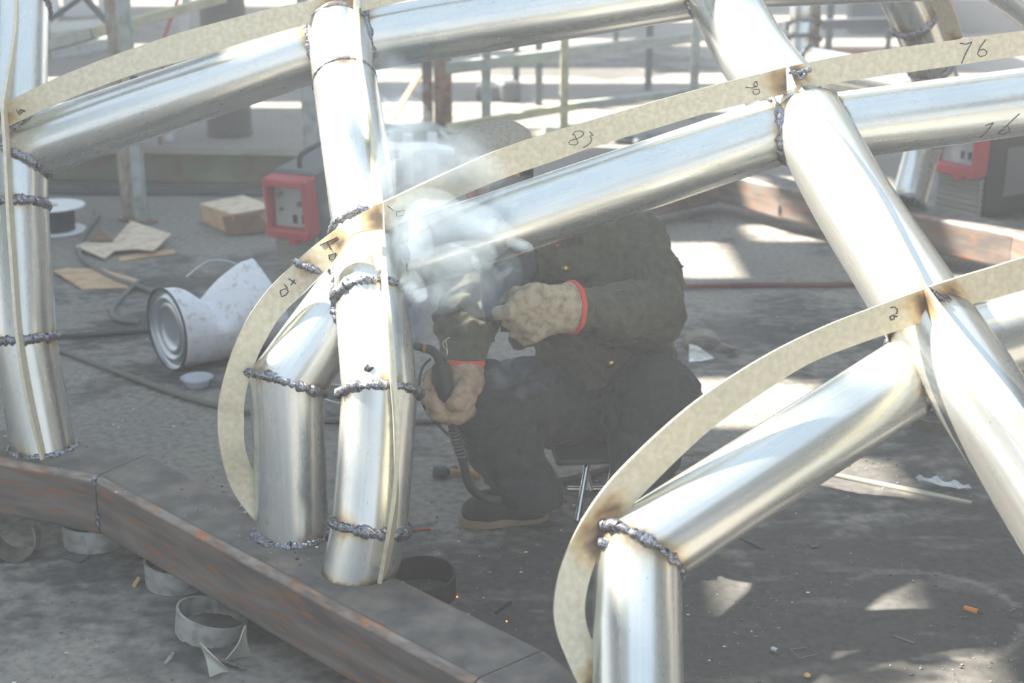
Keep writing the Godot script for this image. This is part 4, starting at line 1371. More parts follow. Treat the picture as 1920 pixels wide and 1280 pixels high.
# a portable welding machine: louvred base, inclined red front with an inset grey panel
func machine(at: Vector3, yaw: float, lean: float, label: String, s: float, shell: Material) -> void:
	var t := thing("welding_machine", label, "welding machine", at)
	var tr := Transform3D(Basis(Vector3.UP, -yaw) * Basis(Vector3(1, 0, 0), lean), at)
	var w := 0.235 * s
	var h := 0.50 * s
	var dp := 0.46 * s
	var body := MB.new()
	body.box(tr * Transform3D(Basis(), Vector3(0, h * 0.5 + 0.015, -dp * 0.5 - 0.02)), Vector3(w * 0.96, h * 0.97, dp), 0.012)
	part("body", body, shell, t)
	var side := MB.new()
	side.box(tr * Transform3D(Basis(), Vector3(w * 0.48 + 0.001, h * 0.42, -dp * 0.45)), Vector3(0.004, h * 0.42, dp * 0.32), 0.0)
	part("side_grille", side, M.machine_side, t)
	# red bezel of four bars round the panel
	var y0 := h * 0.42
	var y1 := h * 0.98
	var z := 0.03
	for b in [[Vector3(-w * 0.46, (y0 + y1) / 2, z), Vector3(w * 0.1, y1 - y0, 0.1)], [Vector3(w * 0.44, (y0 + y1) / 2, z), Vector3(w * 0.14, y1 - y0, 0.1)], [Vector3(0, y1 - h * 0.04, z), Vector3(w, h * 0.08, 0.1)], [Vector3(0, y0 + h * 0.03, z + 0.012), Vector3(w, h * 0.09, 0.11)]]:
		var mb := MB.new()
		mb.box(tr * Transform3D(Basis(), b[0]), b[1], 0.008)
		part("bezel_bar", mb, M.red, t)
	var lip := MB.new()
	lip.box(tr * Transform3D(Basis(), Vector3(w * 0.12, y0 - 0.012, z + 0.03)), Vector3(w * 0.2, 0.04, 0.07), 0.006)
	part("catch", lip, M.red, t)
	var pan := MB.new()
	pan.box(tr * Transform3D(Basis(Vector3(1, 0, 0), -0.12), Vector3(0, (y0 + y1) / 2, 0.012)), Vector3(w * 0.82, (y1 - y0) * 0.9, 0.02), 0.003)
	var panel := part("control_panel", pan, M.panel_grey, t)
	for k in [[-0.06, 0.40, 0.014], [0.045, 0.36, 0.014], [-0.055, 0.33, 0.01]]:
		var mb := MB.new()
		mb.lathe(tr * Transform3D(Basis(Vector3(1, 0, 0), PI / 2), Vector3(k[0], k[1] * s, 0.02)), [[k[2], 0.0], [k[2] * 0.9, 0.018], [0.0, 0.018]], 16)
		part("knob", mb, M.cable, panel)
	for k in [0.015, 0.065]:
		var mb := MB.new()
		mb.box(tr * Transform3D(Basis(), Vector3(k, 0.285 * s, 0.026)), Vector3(0.026, 0.045, 0.02), 0.004)
		part("socket", mb, M.black, panel)
	# louvred lower front
	for k in 8:
		var mb := MB.new()
		mb.box(tr * Transform3D(Basis(Vector3(1, 0, 0), 0.5), Vector3(0, 0.02 + k * 0.024 * s, 0.012)), Vector3(w * 0.98, 0.02 * s, 0.028 * s), 0.003)
		part("louvre", mb, M.vent_grey, t)
	var hd := MB.new()
	hd.tube(smooth_path([tr * Vector3(0, h, -0.08), tr * Vector3(0, h + 0.06, -0.1), tr * Vector3(0, h + 0.065, -0.3), tr * Vector3(0, h, -0.34)], 6), 0.013, 10)
	part("handle", hd, M.black, t)
# ------------------------------------------------------------------ what stands behind
func bar(a: Vector3, b: Vector3, w: float, h: float, bev := 0.003) -> MB:
	var mb := MB.new()
	var d := b - a
	var t := frame_at((a + b) * 0.5, d, Vector3.UP if absf(d.normalized().y) < 0.8 else Vector3.FORWARD)
	mb.box(t, Vector3(w, d.length(), h), bev)
	return mb
# a steel trestle: posts given by the pixel of their foot, bars as lists of [x, y, height above ground]
func post_at(px: float, py: float, h: float, w: float, m: Material, t: Node3D, called := "post") -> void:
	var p := G(px, py)
	part(called, bar(p, p + Vector3(0, h, 0), w, w), m, t)

func build_background() -> void:
	# ---- second pipe frame on the far brown beam
	var t := thing("pipe_lattice", "second pipe frame of galvanised pipes standing behind at the right on the brown beam", "pipe frame", G(1700, 392, 0.25))
	var R := 0.09
	var sdn := 60.0
	var lines := [
		[[G(1700, 390, 0.25), P(1733, 272, 7.35)], true],
		[[P(1733, 272, 7.35), P(1752, 165, 7.0)], true],
		[[P(1765, 190, 5.9), P(1745, 118, 5.75)], false],
		[[P(1745, 118, 5.75), P(1716, 36, 5.55)], true],
		[[P(1716, 36, 5.55), P(1668, -60, 5.4)], true],
		[[P(1512, 122, 7.0), P(1640, 146, 6.8), P(1800, 178, 6.5), P(1990, 226, 6.2)], true],
		[[P(1507, 130, 8.2), P(1508, 72, 8.2)], true],
		[[P(1508, 72, 8.2), P(1510, 44, 8.2)], true],
		[[P(1510, 44, 8.2), P(1512, -40, 8.2)], true],
	]
	for l in lines:
		var pr := pipe(l[0] if l[0].size() == 2 else smooth_path(l[0], 5), R, {"sd": sdn, "heat_a": 1.3, "heat_b": 1.3})
		var seg := part("pipe_segment", pr[0], M.galv, t)
		if l[1]:
			var wb := MB.new()
			var ring: Array = pr[1].duplicate()
			ring.append(ring[0])
			bead(wb, ring, 0.012, int(sdn))
			part("weld_bead", wb, M.weld, seg)
		sdn += 1.0
	plate([[1806, 70, 5.45], [1790, 20, 5.35], [1762, -40, 5.25]], [[1772, 82, 5.5], [1758, 30, 5.42], [1728, -30, 5.32]], 0.009, t, 21.0, [[P(1790, 76, 5.47), 0.05]])
	# ---- long old beam across the yard
	var ob := thing("old_beam", "long weathered grey green steel beam lying across the yard behind the cardboard box", "beam", G(430, 350))
	ob.set_meta("kind", "thing")
	var b0 := G(20, 340)
	var b1 := G(700, 352)
	part("web", bar(b0 + Vector3(0, 0.11, 0), b1 + Vector3(0, 0.11, 0), 0.10, 0.17, 0.004), M.old_beam, ob)
	for h in [0.012, 0.205]:
		part("flange", bar(b0 + Vector3(0, h, 0), b1 + Vector3(0, h, 0), 0.2, 0.02, 0.003), M.old_beam, ob)
	var g0 := G(60, 362)
	var g1 := G(560, 366)
	single("ground_strip", bar(g0 + Vector3(0, 0.012, 0), g1 + Vector3(0, 0.012, 0), 0.09, 0.024), M.dark_steel, g0, "dark flat strip lying on the ground in front of the weathered beam", "metal bar")  # a dark flat strip along the ground before the weathered beam
	# ---- concrete pillar
	var pc := G(431, 252)
	var pm := MB.new()
	pm.lathe(Transform3D(Basis(), pc), [[0.0, 0.0], [0.165, 0.0], [0.17, 0.02], [0.165, 0.05], [0.163, 1.6], [0.16, 1.62], [0.0, 1.62]], 36, Color.WHITE, true)
	single("concrete_pillar", pm, M.concrete, pc, "round grey concrete pillar standing behind the weathered beam", "pillar")
	# ---- trestle at the left: two posts, a pale curved bar, braces
	var tr := thing("steel_trestle", "grey painted steel trestle with paired posts behind the left column", "trestle", G(262, 416))
	post_at(241, 410, 1.35, 0.055, M.paint_tan, tr)
	post_at(266, 416, 1.4, 0.06, M.paint_grey, tr)
	part("crossbar", bar(P(70, 92, 8.4), P(176, 62, 8.0), 0.06, 0.06), M.paint_grey, tr)
	part("crossbar", bar(P(176, 62, 8.0), P(238, 44, 8.0), 0.06, 0.06), M.paint_pale, tr)
	part("crossbar", bar(P(238, 44, 8.0), P(420, -4, 8.3), 0.06, 0.05), M.paint_pale, tr)
	part("brace", bar(P(92, 38, 8.2), P(152, -4, 8.3), 0.025, 0.025), M.dark_steel, tr)
	part("brace", bar(P(156, -8, 8.3), P(203, 44, 8.1), 0.03, 0.03), M.dark_steel, tr)
	part("foot_plate", bar(G(233, 408, 0.006), G(284, 418, 0.006), 0.1, 0.012), M.rusty, tr)
	part("brace", bar(G(252, 150, 0.9), G(252, 150, 0.5), 0.04, 0.04), M.black, tr)
	var t2 := thing("steel_post", "pale grey steel post standing behind the red welding machine", "post", G(588, 372))
	post_at(588, 372, 1.2, 0.085, M.paint_grey, t2)
	var rod := MB.new()
	rod.tube([P(338, -14, 9.5), P(322, 30, 9.3), P(305, 82, 9.2)], 0.012, 8)
	rod.tube([P(305, 82, 9.2), G(300, 270)], 0.012, 8)
	single("red_rod", rod, M.red, G(300, 270), "thin red rod leaning behind the left trestle", "rod")
	single("white_tube", bar(G(318, 262), P(352, -20, 9.6), 0.05, 0.05), M.white, G(318, 262), "white square tube leaning behind the left trestle", "tube")
	# ---- white sheets far left
	for s in [[[62, 20], [112, 16], [108, 40], [55, 44], "large pale sheet resting far behind the left column's top"], [[124, 20], [175, 18], [178, 31], [120, 32], "long pale sheet resting far behind between the crossed braces"], [[188, 24], [222, 20], [222, 34], [186, 32], "short pale sheet resting far behind the trestle's pale crossbar"]]:
		var mb := MB.new()
		mb.prism(s.slice(0, 4).map(func(p): return G(p[0], p[1], 0.0)), Vector3(0, 0.3, 0))
		single("white_stack", mb, M.white, G(s[3][0], s[3][1]), s[4], "sheet", "pale sheets far behind the left trestle")
	for s in [[[95, 60], [215, 52], [216, 68], [96, 78], "low grey plate stack lying behind the trestle near the pale sheets"], [[96, 98], [215, 78], [212, 92], [100, 112], "low grey plate stack lying in front of the other one behind the trestle"]]:
		var mb := MB.new()
		mb.prism(s.slice(0, 4).map(func(p): return G(p[0], p[1], 0.0)), Vector3(0, 0.12, 0))
		single("plank_stack", mb, M.paint_grey, G(s[3][0], s[3][1]), s[4], "plate stack", "grey plate stacks behind the left trestle")
	# ---- trestle in the middle distance
	var tc := thing("steel_trestle", "pale green steel trestle with two long bars standing behind the welder", "trestle", G(1057, 262))
	for p in [[912, 262, 0.07], [1057, 262, 0.06], [1299, 222, 0.065]]:
		var foot := G(p[0], p[1])
		post_at(p[0], p[1], 0.98 if p[0] < 1200 else 0.84, p[2], M.paint_pale if p[0] == 1057 else M.paint_grey, tc)
	part("crossbar", bar(P(840, 128, 10.0), P(1345, 64, 11.8), 0.06, 0.08), M.paint_grey, tc)
	part("crossbar", bar(P(840, 240, 10.0), P(1080, 198, 10.6), 0.06, 0.06), M.paint_pale, tc)
	part("crossbar", bar(P(1080, 198, 10.6), P(1360, 166, 11.6), 0.06, 0.06), M.paint_grey, tc)
	var td := thing("steel_trestle", "dark thin trestle standing farther off behind the pale green one", "trestle", G(1215, 172))
	for p in [[1010, 196], [968, 162], [1215, 168], [1154, 90]]:
		post_at(p[0], p[1], 0.75, 0.06, M.dark_steel, td)
	part("crossbar", bar(G(1010, 192) + Vector3(-0.4, 0.75, 0), G(1215, 168) + Vector3(0.4, 0.75, 0), 0.06, 0.06), M.paint_grey, td)
	# rusty stands in the smoke
	for s in [[803, 244, 0.075, 1.05, "rusty narrow post standing in the smoke behind the welder's hat"], [832, 248, 0.13, 1.1, "rusty wide post standing beside the narrow one in the smoke"]]:
		var tp := thing("rusty_post", s[4], "post", G(s[0], s[1]))
		post_at(s[0], s[1], s[3], s[2], M.rusty, tp)
	single("yellow_bar", bar(G(738, 222, 0.02), P(786, 142, 11.4), 0.05, 0.03), M.wood, G(738, 222), "yellowish bar leaning behind the rusty narrow post", "bar")
	# white bench in the smoke
	var bn := thing("white_bench", "low white bench standing in the smoke left of the welder's hat", "bench", G(780, 345))
	part("top", bar(P(715, 278, 8.2), P(836, 278, 8.4), 0.28, 0.03), M.white, bn)
	for p in [[732, 340], [766, 346], [812, 344]]:
		var foot := G(p[0], p[1])
		var tp := P(p[0], 281, 8.25)
		tp.x = foot.x; tp.z = foot.z
		part("leg", bar(foot, tp, 0.06, 0.05), M.white, bn)
	# things lying far behind
	var k := 0
	for s in [[940, 186, 0.3, 0.14, 0.2, "dark", "dark crumpled lump lying in the sun behind the pale green trestle"], [775, 262, 0.5, 0.1, 0.3, "grey", "grey block lying in the smoke near the rusty posts"], [1110, 252, 0.6, 0.08, 0.2, "grey", "low grey bar bundle lying by the pale green trestle's foot"], [1235, 268, 0.5, 0.06, 0.3, "dark", "dark flat bundle lying behind the flat bar's middle"]]:
		var mb := MB.new()
		var p := G(s[0], s[1])
		for j in 3:
			mb.box(Transform3D(Basis(Vector3.UP, 0.3 * j - 0.2), p + Vector3(0.06 * j - 0.06, s[3] * (0.5 if j < 2 else 0.6), 0.04 * j)), Vector3(s[2] * (1.0 - 0.2 * j), s[3] * (1.0 if j < 2 else 1.2), s[4] * (0.8 + 0.1 * j)), 0.02)
		single("scrap_bundle", mb, M.dark_steel if s[5] == "dark" else M.paint_grey, p, s[6], "scrap")
	# planks on a rack, right
	var rk := thing("plank_stack", "stack of reddish timber planks far behind between the frames", "planks", G(1610, 92))
	for j in 4:
		part("plank", bar(G(1566, 92 + 3 * j, 0.03 + 0.045 * (3 - j)), G(1652, 96 + 3 * j, 0.03 + 0.045 * (3 - j)), 0.16, 0.04), M.wood_red, rk)
	var rk2 := thing("steel_rack", "dark steel rack with a level rail far behind the timber planks", "rack", G(1552, 100))
	post_at(1552, 102, 0.75, 0.07, M.dark_steel, rk2)
	post_at(1664, 100, 0.6, 0.05, M.dark_steel, rk2)
	part("rail", bar(P(1470, 48, 13.5), P(1720, 40, 13.5), 0.08, 0.09), M.dark_steel, rk2)
	single("white_board", bar(G(1770, 40, 0.02), G(1850, 36, 0.02), 0.5, 0.04), M.white, G(1800, 38), "white board lying on the ground far behind at the right", "board")
	# dark block with a teal patch, standing in for someone seen hip down
	var figure := thing("far_figure", "dark block with a teal patch standing in for a far person by the white board", "figure", G(1800, 34, 0.05))
	var bg := MB.new()
	bg.box(Transform3D(Basis(), G(1796, 30, 0.05) + Vector3(0, 0.13, 0)), Vector3(0.22, 0.26, 0.16), 0.03)
	part("body", bg, M.navy, figure)
	var bp := MB.new()
	bp.box(Transform3D(Basis(), G(1803, 30, 0.05) + Vector3(0.02, 0.16, 0.09)), Vector3(0.1, 0.1, 0.03), 0.012)
	part("teal_patch", bp, M.teal, figure)
	var lb := MB.new()
	lb.box(Transform3D(Basis(), G(1770, 60) + Vector3(0.4, 0.2, 0)), Vector3(3.2, 0.4, 0.25), 0.01)
	single("far_beam", lb, M.dark_steel, G(1770, 60), "dark deep steel beam lying far behind at the upper right", "beam").set_meta("kind", "thing")
# ------------------------------------------------------------------ the welder
# a distance field on a grid; bones are joined with a smooth minimum and meshed as surface nets
class Field:
	var o: Vector3
	var h: float
	var nx: int
	var ny: int
	var nz: int
	var f := PackedFloat32Array()
	func _init(lo: Vector3, hi: Vector3, cell: float) -> void:
		o = lo; h = cell
		nx = int((hi.x - lo.x) / cell) + 2; ny = int((hi.y - lo.y) / cell) + 2; nz = int((hi.z - lo.z) / cell) + 2
		f.resize(nx * ny * nz)
		f.fill(0.2)
	func bone(a: Vector3, b: Vector3, ra: float, rb: float, k := 0.03, thin := Vector3.ZERO, s := 1.0) -> void:
		var m := maxf(ra, rb) + k + h * 2.5
		var lo := (Vector3(minf(a.x, b.x), minf(a.y, b.y), minf(a.z, b.z)) - Vector3.ONE * m - o) / h
		var hi := (Vector3(maxf(a.x, b.x), maxf(a.y, b.y), maxf(a.z, b.z)) + Vector3.ONE * m - o) / h
		var ab := b - a
		var l2 := maxf(ab.dot(ab), 1e-9)
		for z in range(maxi(0, int(lo.z)), mini(nz, int(hi.z) + 2)):
			for y in range(maxi(0, int(lo.y)), mini(ny, int(hi.y) + 2)):
				var at := (z * ny + y) * nx
				for x in range(maxi(0, int(lo.x)), mini(nx, int(hi.x) + 2)):
					var p := o + Vector3(x, y, z) * h
					var t := clampf((p - a).dot(ab) / l2, 0.0, 1.0)
					var d := p - a - ab * t
					if s != 1.0: d += thin * (d.dot(thin) * (s - 1.0))
					var e := d.length() - lerpf(ra, rb, t)
					var g := f[at + x]
					var w := maxf(k - absf(e - g), 0.0) / k
					f[at + x] = minf(e, g) - w * w * k * 0.25
	func chain(pts: Array, rad: Array, k := 0.02, thin := Vector3.ZERO, s := 1.0) -> void:
		for i in pts.size() - 1: bone(pts[i], pts[i + 1], rad[i], rad[i + 1], k, thin, s)
	# presses a crease (amp > 0) or a ridge (amp < 0) along a line
	func crease(pts: Array, amp: float, wid: float) -> void:
		for i in pts.size() - 1:
			var a: Vector3 = pts[i]
			var b: Vector3 = pts[i + 1]
			var m := wid * 2.2
			var lo := (Vector3(minf(a.x, b.x), minf(a.y, b.y), minf(a.z, b.z)) - Vector3.ONE * m - o) / h
			var hi := (Vector3(maxf(a.x, b.x), maxf(a.y, b.y), maxf(a.z, b.z)) + Vector3.ONE * m - o) / h
			var ab := b - a
			var l2 := maxf(ab.dot(ab), 1e-9)
			for z in range(maxi(0, int(lo.z)), mini(nz, int(hi.z) + 2)):
				for y in range(maxi(0, int(lo.y)), mini(ny, int(hi.y) + 2)):
					for x in range(maxi(0, int(lo.x)), mini(nx, int(hi.x) + 2)):
						var p := o + Vector3(x, y, z) * h
						var t := clampf((p - a).dot(ab) / l2, 0.0, 1.0)
						var d := (p - a - ab * t).length() / wid
						if d < 2.2: f[(z * ny + y) * nx + x] += amp * exp(-d * d)
	func rough(n: FastNoiseLite, amp: float, freq: Vector3, ridge := 0.0) -> void:
		for z in nz:
			for y in ny:
				var at := (z * ny + y) * nx
				for x in nx:
					var g := f[at + x]
					if g < 0.03 and g > -0.03:
						var p := (o + Vector3(x, y, z) * h) * freq
						var v := n.get_noise_3dv(p)
						f[at + x] = g + amp * lerpf(v, 1.0 - 2.0 * absf(v) * 1.6, ridge)
	func floor_at(y0: float) -> void:
		for z in nz:
			for y in ny:
				for x in nx:
					var i := (z * ny + y) * nx + x
					f[i] = maxf(f[i], y0 - (o.y + y * h))
	func val(p: Vector3) -> float:
		var q := (p - o) / h
		var x := int(q.x); var y := int(q.y); var z := int(q.z)
		if x < 0 or y < 0 or z < 0 or x > nx - 2 or y > ny - 2 or z > nz - 2: return 0.2
		var u := q.x - x; var v := q.y - y; var w := q.z - z
		var i := (z * ny + y) * nx + x
		var j := i + nx * ny
		var a := lerpf(lerpf(f[i], f[i + 1], u), lerpf(f[i + nx], f[i + nx + 1], u), v)
		var b := lerpf(lerpf(f[j], f[j + 1], u), lerpf(f[j + nx], f[j + nx + 1], u), v)
		return lerpf(a, b, w)
	func grad(p: Vector3) -> Vector3:
		var e := h * 0.7
		return Vector3(val(p + Vector3(e, 0, 0)) - val(p - Vector3(e, 0, 0)), val(p + Vector3(0, e, 0)) - val(p - Vector3(0, e, 0)), val(p + Vector3(0, 0, e)) - val(p - Vector3(0, 0, e))).normalized()
	# first point on the sight line from e along d that lies `out` off the surface
	func hit(e: Vector3, d: Vector3, from: float, to: float, out := 0.0) -> Vector3:
		var t := from
		while t < to:
			var g := val(e + d * t) - out
			if g < 0.0:
				return e + d * (t - 0.004 * clampf(-g / 0.004, 0.0, 1.0))
			t += 0.004
		return Vector3.INF
	func mesh(mb: MB, col := Color.WHITE) -> void:
		var id := PackedInt32Array()
		id.resize(nx * ny * nz)
		id.fill(-1)
		var sx := 1
		var sy := nx
		var sz := nx * ny
		var off := [0, sx, sy, sx + sy, sz, sx + sz, sy + sz, sx + sy + sz]
		var pos := [Vector3(0, 0, 0), Vector3(1, 0, 0), Vector3(0, 1, 0), Vector3(1, 1, 0), Vector3(0, 0, 1), Vector3(1, 0, 1), Vector3(0, 1, 1), Vector3(1, 1, 1)]
		var edges := [[0, 1], [2, 3], [4, 5], [6, 7], [0, 2], [1, 3], [4, 6], [5, 7], [0, 4], [1, 5], [2, 6], [3, 7]]
		for z in nz - 1:
			for y in ny - 1:
				var row := (z * ny + y) * nx
				for x in nx - 1:
					var i := row + x
					var g := f[i]
					if g > h * 6.0 or g < -h * 6.0: continue
					var neg := 0
					for k in 8:
						if f[i + off[k]] < 0.0: neg += 1
					if neg == 0 or neg == 8: continue
					var s := Vector3.ZERO
					var c := 0
					for e in edges:
						var a := f[i + off[e[0]]]
						var b := f[i + off[e[1]]]
						if (a < 0.0) != (b < 0.0):
							s += pos[e[0]].lerp(pos[e[1]], a / (a - b))
							c += 1
					var p := o + (Vector3(x, y, z) + s / c) * h
					id[i] = mb.put(p, grad(p), Vector2(p.x, p.y), col)
		for z in range(1, nz - 1):
			for y in range(1, ny - 1):
				for x in range(1, nx - 1):
					var i := (z * ny + y) * nx + x
					var neg := f[i] < 0.0
					if neg != (f[i + sx] < 0.0): quad4(mb, id, i, i - sy, i - sy - sz, i - sz)
					if neg != (f[i + sy] < 0.0): quad4(mb, id, i, i - sx, i - sx - sz, i - sz)
					if neg != (f[i + sz] < 0.0): quad4(mb, id, i, i - sx, i - sx - sy, i - sy)
	func quad4(mb: MB, id: PackedInt32Array, a: int, b: int, c: int, d: int) -> void:
		if id[a] >= 0 and id[b] >= 0 and id[c] >= 0 and id[d] >= 0:
			mb.quad(id[a], id[b], id[c], id[d])

func bounds(pts: Array, m: float) -> Array:
	var lo: Vector3 = pts[0]
	var hi: Vector3 = pts[0]
	for p in pts:
		lo = lo.min(p); hi = hi.max(p)
	return [lo - Vector3.ONE * m, hi + Vector3.ONE * m]
func on_field(f: Field, px: float, py: float, out := 0.0) -> Vector3:
	return f.hit(Vector3(0, EYE, 0), ray(px, py), 3.5, 4.8, out)
# a patch of cloth that follows the field: a grid between four pixels
func cloth_patch(f: Field, q: Array, out: float, th: float) -> MB:
	var rows := []
	for j in 9:
		var line := []
		for k in 13:
			var u := k / 12.0
			var v := j / 8.0
			var a := Vector2(q[0][0], q[0][1]).lerp(Vector2(q[1][0], q[1][1]), u)
			var b := Vector2(q[3][0], q[3][1]).lerp(Vector2(q[2][0], q[2][1]), u)
			var c := a.lerp(b, v)
			var h := on_field(f, c.x, c.y, out)
			if h == Vector3.INF: h = P(c.x, c.y, 4.1)
			line.append(h)
		rows.append(line)
	var mb := MB.new()
	mb.sheet(rows, th)
	return mb

func build_person() -> void:
	var seat := G(1105, 985)
	var body := Node3D.new()
	# joints
	var pelvis := P(1128, 766, 4.44)
	var waist := P(1140, 690, 4.43)
	var chest := P(1112, 560, 4.39)
	var upper := P(1065, 455, 4.34)
	var neck := P(995, 392, 4.29)
	var head := P(935, 322, 4.23)
	var shR := P(1172, 462, 4.35)
	var elR := P(1222, 588, 4.22)
	var wrR := P(1088, 578, 3.97)
	var shL := P(955, 478, 4.28)
	var elL := P(880, 585, 4.08)
	var wrL := P(864, 672, 3.94)
	var hipL := P(1065, 765, 4.39)
	var knL := P(908, 752, 4.1)
	var anL := P(1000, 935, 4.21)
	var hipR := P(1180, 765, 4.42)
	var knR := P(1228, 752, 4.22)
	var anR := P(1192, 945, 4.16)
	# ---- body under the clothes: one surface from head to feet
	var all := [pelvis, head, shR, elR, wrR, wrL, elL, knL, anL, knR, anR]
	var bd := bounds(all, 0.2)
	var fb := Field.new(bd[0], bd[1], 0.024)
	fb.chain([pelvis, waist, chest, upper], [0.11, 0.11, 0.11, 0.09], 0.05)
	fb.chain([upper, neck, head], [0.09, 0.055, 0.06], 0.03)
	fb.chain([upper, shR, elR, wrR], [0.07, 0.045, 0.036, 0.028], 0.03)
	fb.chain([upper, shL, elL, wrL], [0.07, 0.045, 0.036, 0.028], 0.03)
	fb.chain([pelvis, hipL, knL, anL], [0.09, 0.07, 0.05, 0.035], 0.03)
	fb.chain([pelvis, hipR, knR, anR], [0.09, 0.07, 0.05, 0.035], 0.03)
	fb.chain([anL, G(905, 978) + Vector3(0, 0.05, 0)], [0.038, 0.028], 0.02)
	fb.chain([anR, G(1215, 1004) + Vector3(0, 0.05, 0)], [0.038, 0.028], 0.02)
	fb.bone(wrR, P(1000, 582, 3.92), 0.03, 0.028, 0.02)
	fb.bone(wrL, P(858, 735, 3.9), 0.03, 0.026, 0.02)
	var bm := MB.new()
	fb.mesh(bm)
	# head with face, on a finer grid
	var look := Vector3(-0.80, -0.22, 0.56).normalized()
	var sidev := look.cross(Vector3.UP).normalized()
	var upv := sidev.cross(look).normalized()
	var hb := bounds([head, neck], 0.16)
	var fh := Field.new(hb[0], hb[1], 0.0065)
	fh.bone(head + upv * 0.025 - look * 0.01, head + upv * 0.02 + look * 0.01, 0.083, 0.08, 0.03, sidev, 1.15)
	fh.bone(head + look * 0.035 - upv * 0.03, head + look * 0.05 - upv * 0.085, 0.062, 0.035, 0.03, sidev, 1.1)
	fh.bone(neck, head - upv * 0.04 - look * 0.02, 0.062, 0.056, 0.03)
	fh.bone(head + look * 0.092 + upv * 0.005, head + look * 0.112 - upv * 0.035, 0.009, 0.014, 0.012)
	fh.bone(head + look * 0.083 + upv * 0.028 - sidev * 0.035, head + look * 0.083 + upv * 0.028 + sidev * 0.035, 0.012, 0.012, 0.02)
	fh.bone(head + look * 0.086 - upv * 0.058 - sidev * 0.018, head + look * 0.086 - upv * 0.058 + sidev * 0.018, 0.009, 0.009, 0.01)
	for s in [-1.0, 1.0]:
		fh.bone(head + sidev * 0.074 * s + upv * 0.015 - look * 0.012, head + sidev * 0.076 * s - upv * 0.02 - look * 0.004, 0.014, 0.01, 0.01)
		fh.crease([head + look * 0.09 + upv * 0.01 + sidev * 0.02 * s, head + look * 0.085 + upv * 0.01 + sidev * 0.042 * s], 0.008, 0.011)
	fh.crease([head + look * 0.098 - upv * 0.058 - sidev * 0.02, head + look * 0.098 - upv * 0.058 + sidev * 0.02], 0.005, 0.004)
	fh.mesh(bm)
	var person := single("person", bm, M.skin, Vector3(seat.x, 0, seat.z), "person in olive jacket, dark trousers and pale gloves, sitting low and welding the column", "person")
	for s in [-1.0, 1.0]:
		var em := MB.new()
		em.lathe(frame_at(head + look * 0.082 + upv * 0.01 + sidev * 0.031 * s, look), [[0.011, -0.004], [0.009, 0.004], [0.0, 0.008]], 14)
		part("eye", em, M.black, person)
	# ---- jacket
	var jb := bounds([waist, shR, shL, elR, wrL, wrR, neck, P(1280, 700, 4.4)], 0.17)
	var fj := Field.new(jb[0], jb[1], 0.0105)
	var thin := Vector3(0, 0, 1)
	fj.bone(P(1150, 730, 4.45), waist, 0.21, 0.205, 0.05, thin, 1.22)
	fj.bone(waist, chest, 0.205, 0.2, 0.05, thin, 1.2)
	fj.bone(chest, upper, 0.195, 0.17, 0.06, thin, 1.2)
	fj.bone(upper, neck, 0.14, 0.082, 0.05)
	fj.bone(shL, shR, 0.085, 0.095, 0.05)
	fj.chain([P(1190, 450, 4.37), P(1215, 525, 4.3), elR], [0.098, 0.102, 0.097], 0.025)
	fj.chain([elR, P(1160, 585, 4.1), P(1078, 578, 3.985)], [0.097, 0.083, 0.054], 0.02)
	fj.chain([P(965, 490, 4.27), P(900, 540, 4.14), P(876, 605, 4.04), P(864, 668, 3.95)], [0.095, 0.095, 0.088, 0.062], 0.02)
	# open front corner hanging by the thigh
	fj.chain([P(1010, 600, 4.28), P(975, 640, 4.2)], [0.06, 0.03], 0.03)
	fj.rough(nz, 0.007, Vector3(7, 9, 7))
	fj.rough(nf, 0.0055, Vector3(10, 15, 10), 1.0)
	var folds := [[[1128, 425], [1136, 470], [1140, 530]], [[1095, 532], [1140, 538], [1196, 540]], [[1150, 546], [1172, 585], [1186, 610]], [[1112, 556], [1120, 590], [1106, 625]], [[1172, 540], [1205, 556], [1262, 545]], [[1130, 560], [1150, 600], [1160, 635]], [[1090, 640], [1140, 642], [1210, 634], [1262, 618]], [[1256, 620], [1270, 655], [1274, 700]], [[822, 585], [860, 600], [905, 590]], [[826, 625], [865, 640], [905, 632]], [[835, 652], [865, 662], [895, 655]], [[905, 540], [885, 575], [850, 590]], [[1052, 640], [1055, 670], [1060, 700]]]
	for c in folds:
		var line: Array = c.map(func(p): return on_field(fj, p[0], p[1]))
		if not line.has(Vector3.INF): fj.crease(line, 0.017, 0.011)
	# the hem: cut off level with the lap
	for z in fj.nz:
		for y in fj.ny:
			for x in fj.nx:
				var p := fj.o + Vector3(x, y, z) * fj.h
				if p.x > 0.02:
					var i: int = (z * fj.ny + y) * fj.nx + x
					fj.f[i] = maxf(fj.f[i], 0.347 - 0.05 * sin(p.x * 9.0 + 1.0) - p.y + 0.35 * maxf(0.0, -p.z - 4.35))
	var jm := MB.new()
	fj.mesh(jm)
	var jacket := part("jacket", jm, M.olive, person)
	part("pocket_flap", cloth_patch(fj, [[1090, 646], [1196, 640], [1168, 690], [1106, 692]], 0.009, 0.005), M.olive, jacket)
	part("pocket_flap", cloth_patch(fj, [[1004, 452], [1118, 420], [1126, 514], [1012, 528]], 0.008, 0.005), M.olive, jacket)
	part("placket", cloth_patch(fj, [[1022, 640], [1052, 640], [1056, 700], [1024, 694]], 0.004, 0.003), M.olive, jacket)
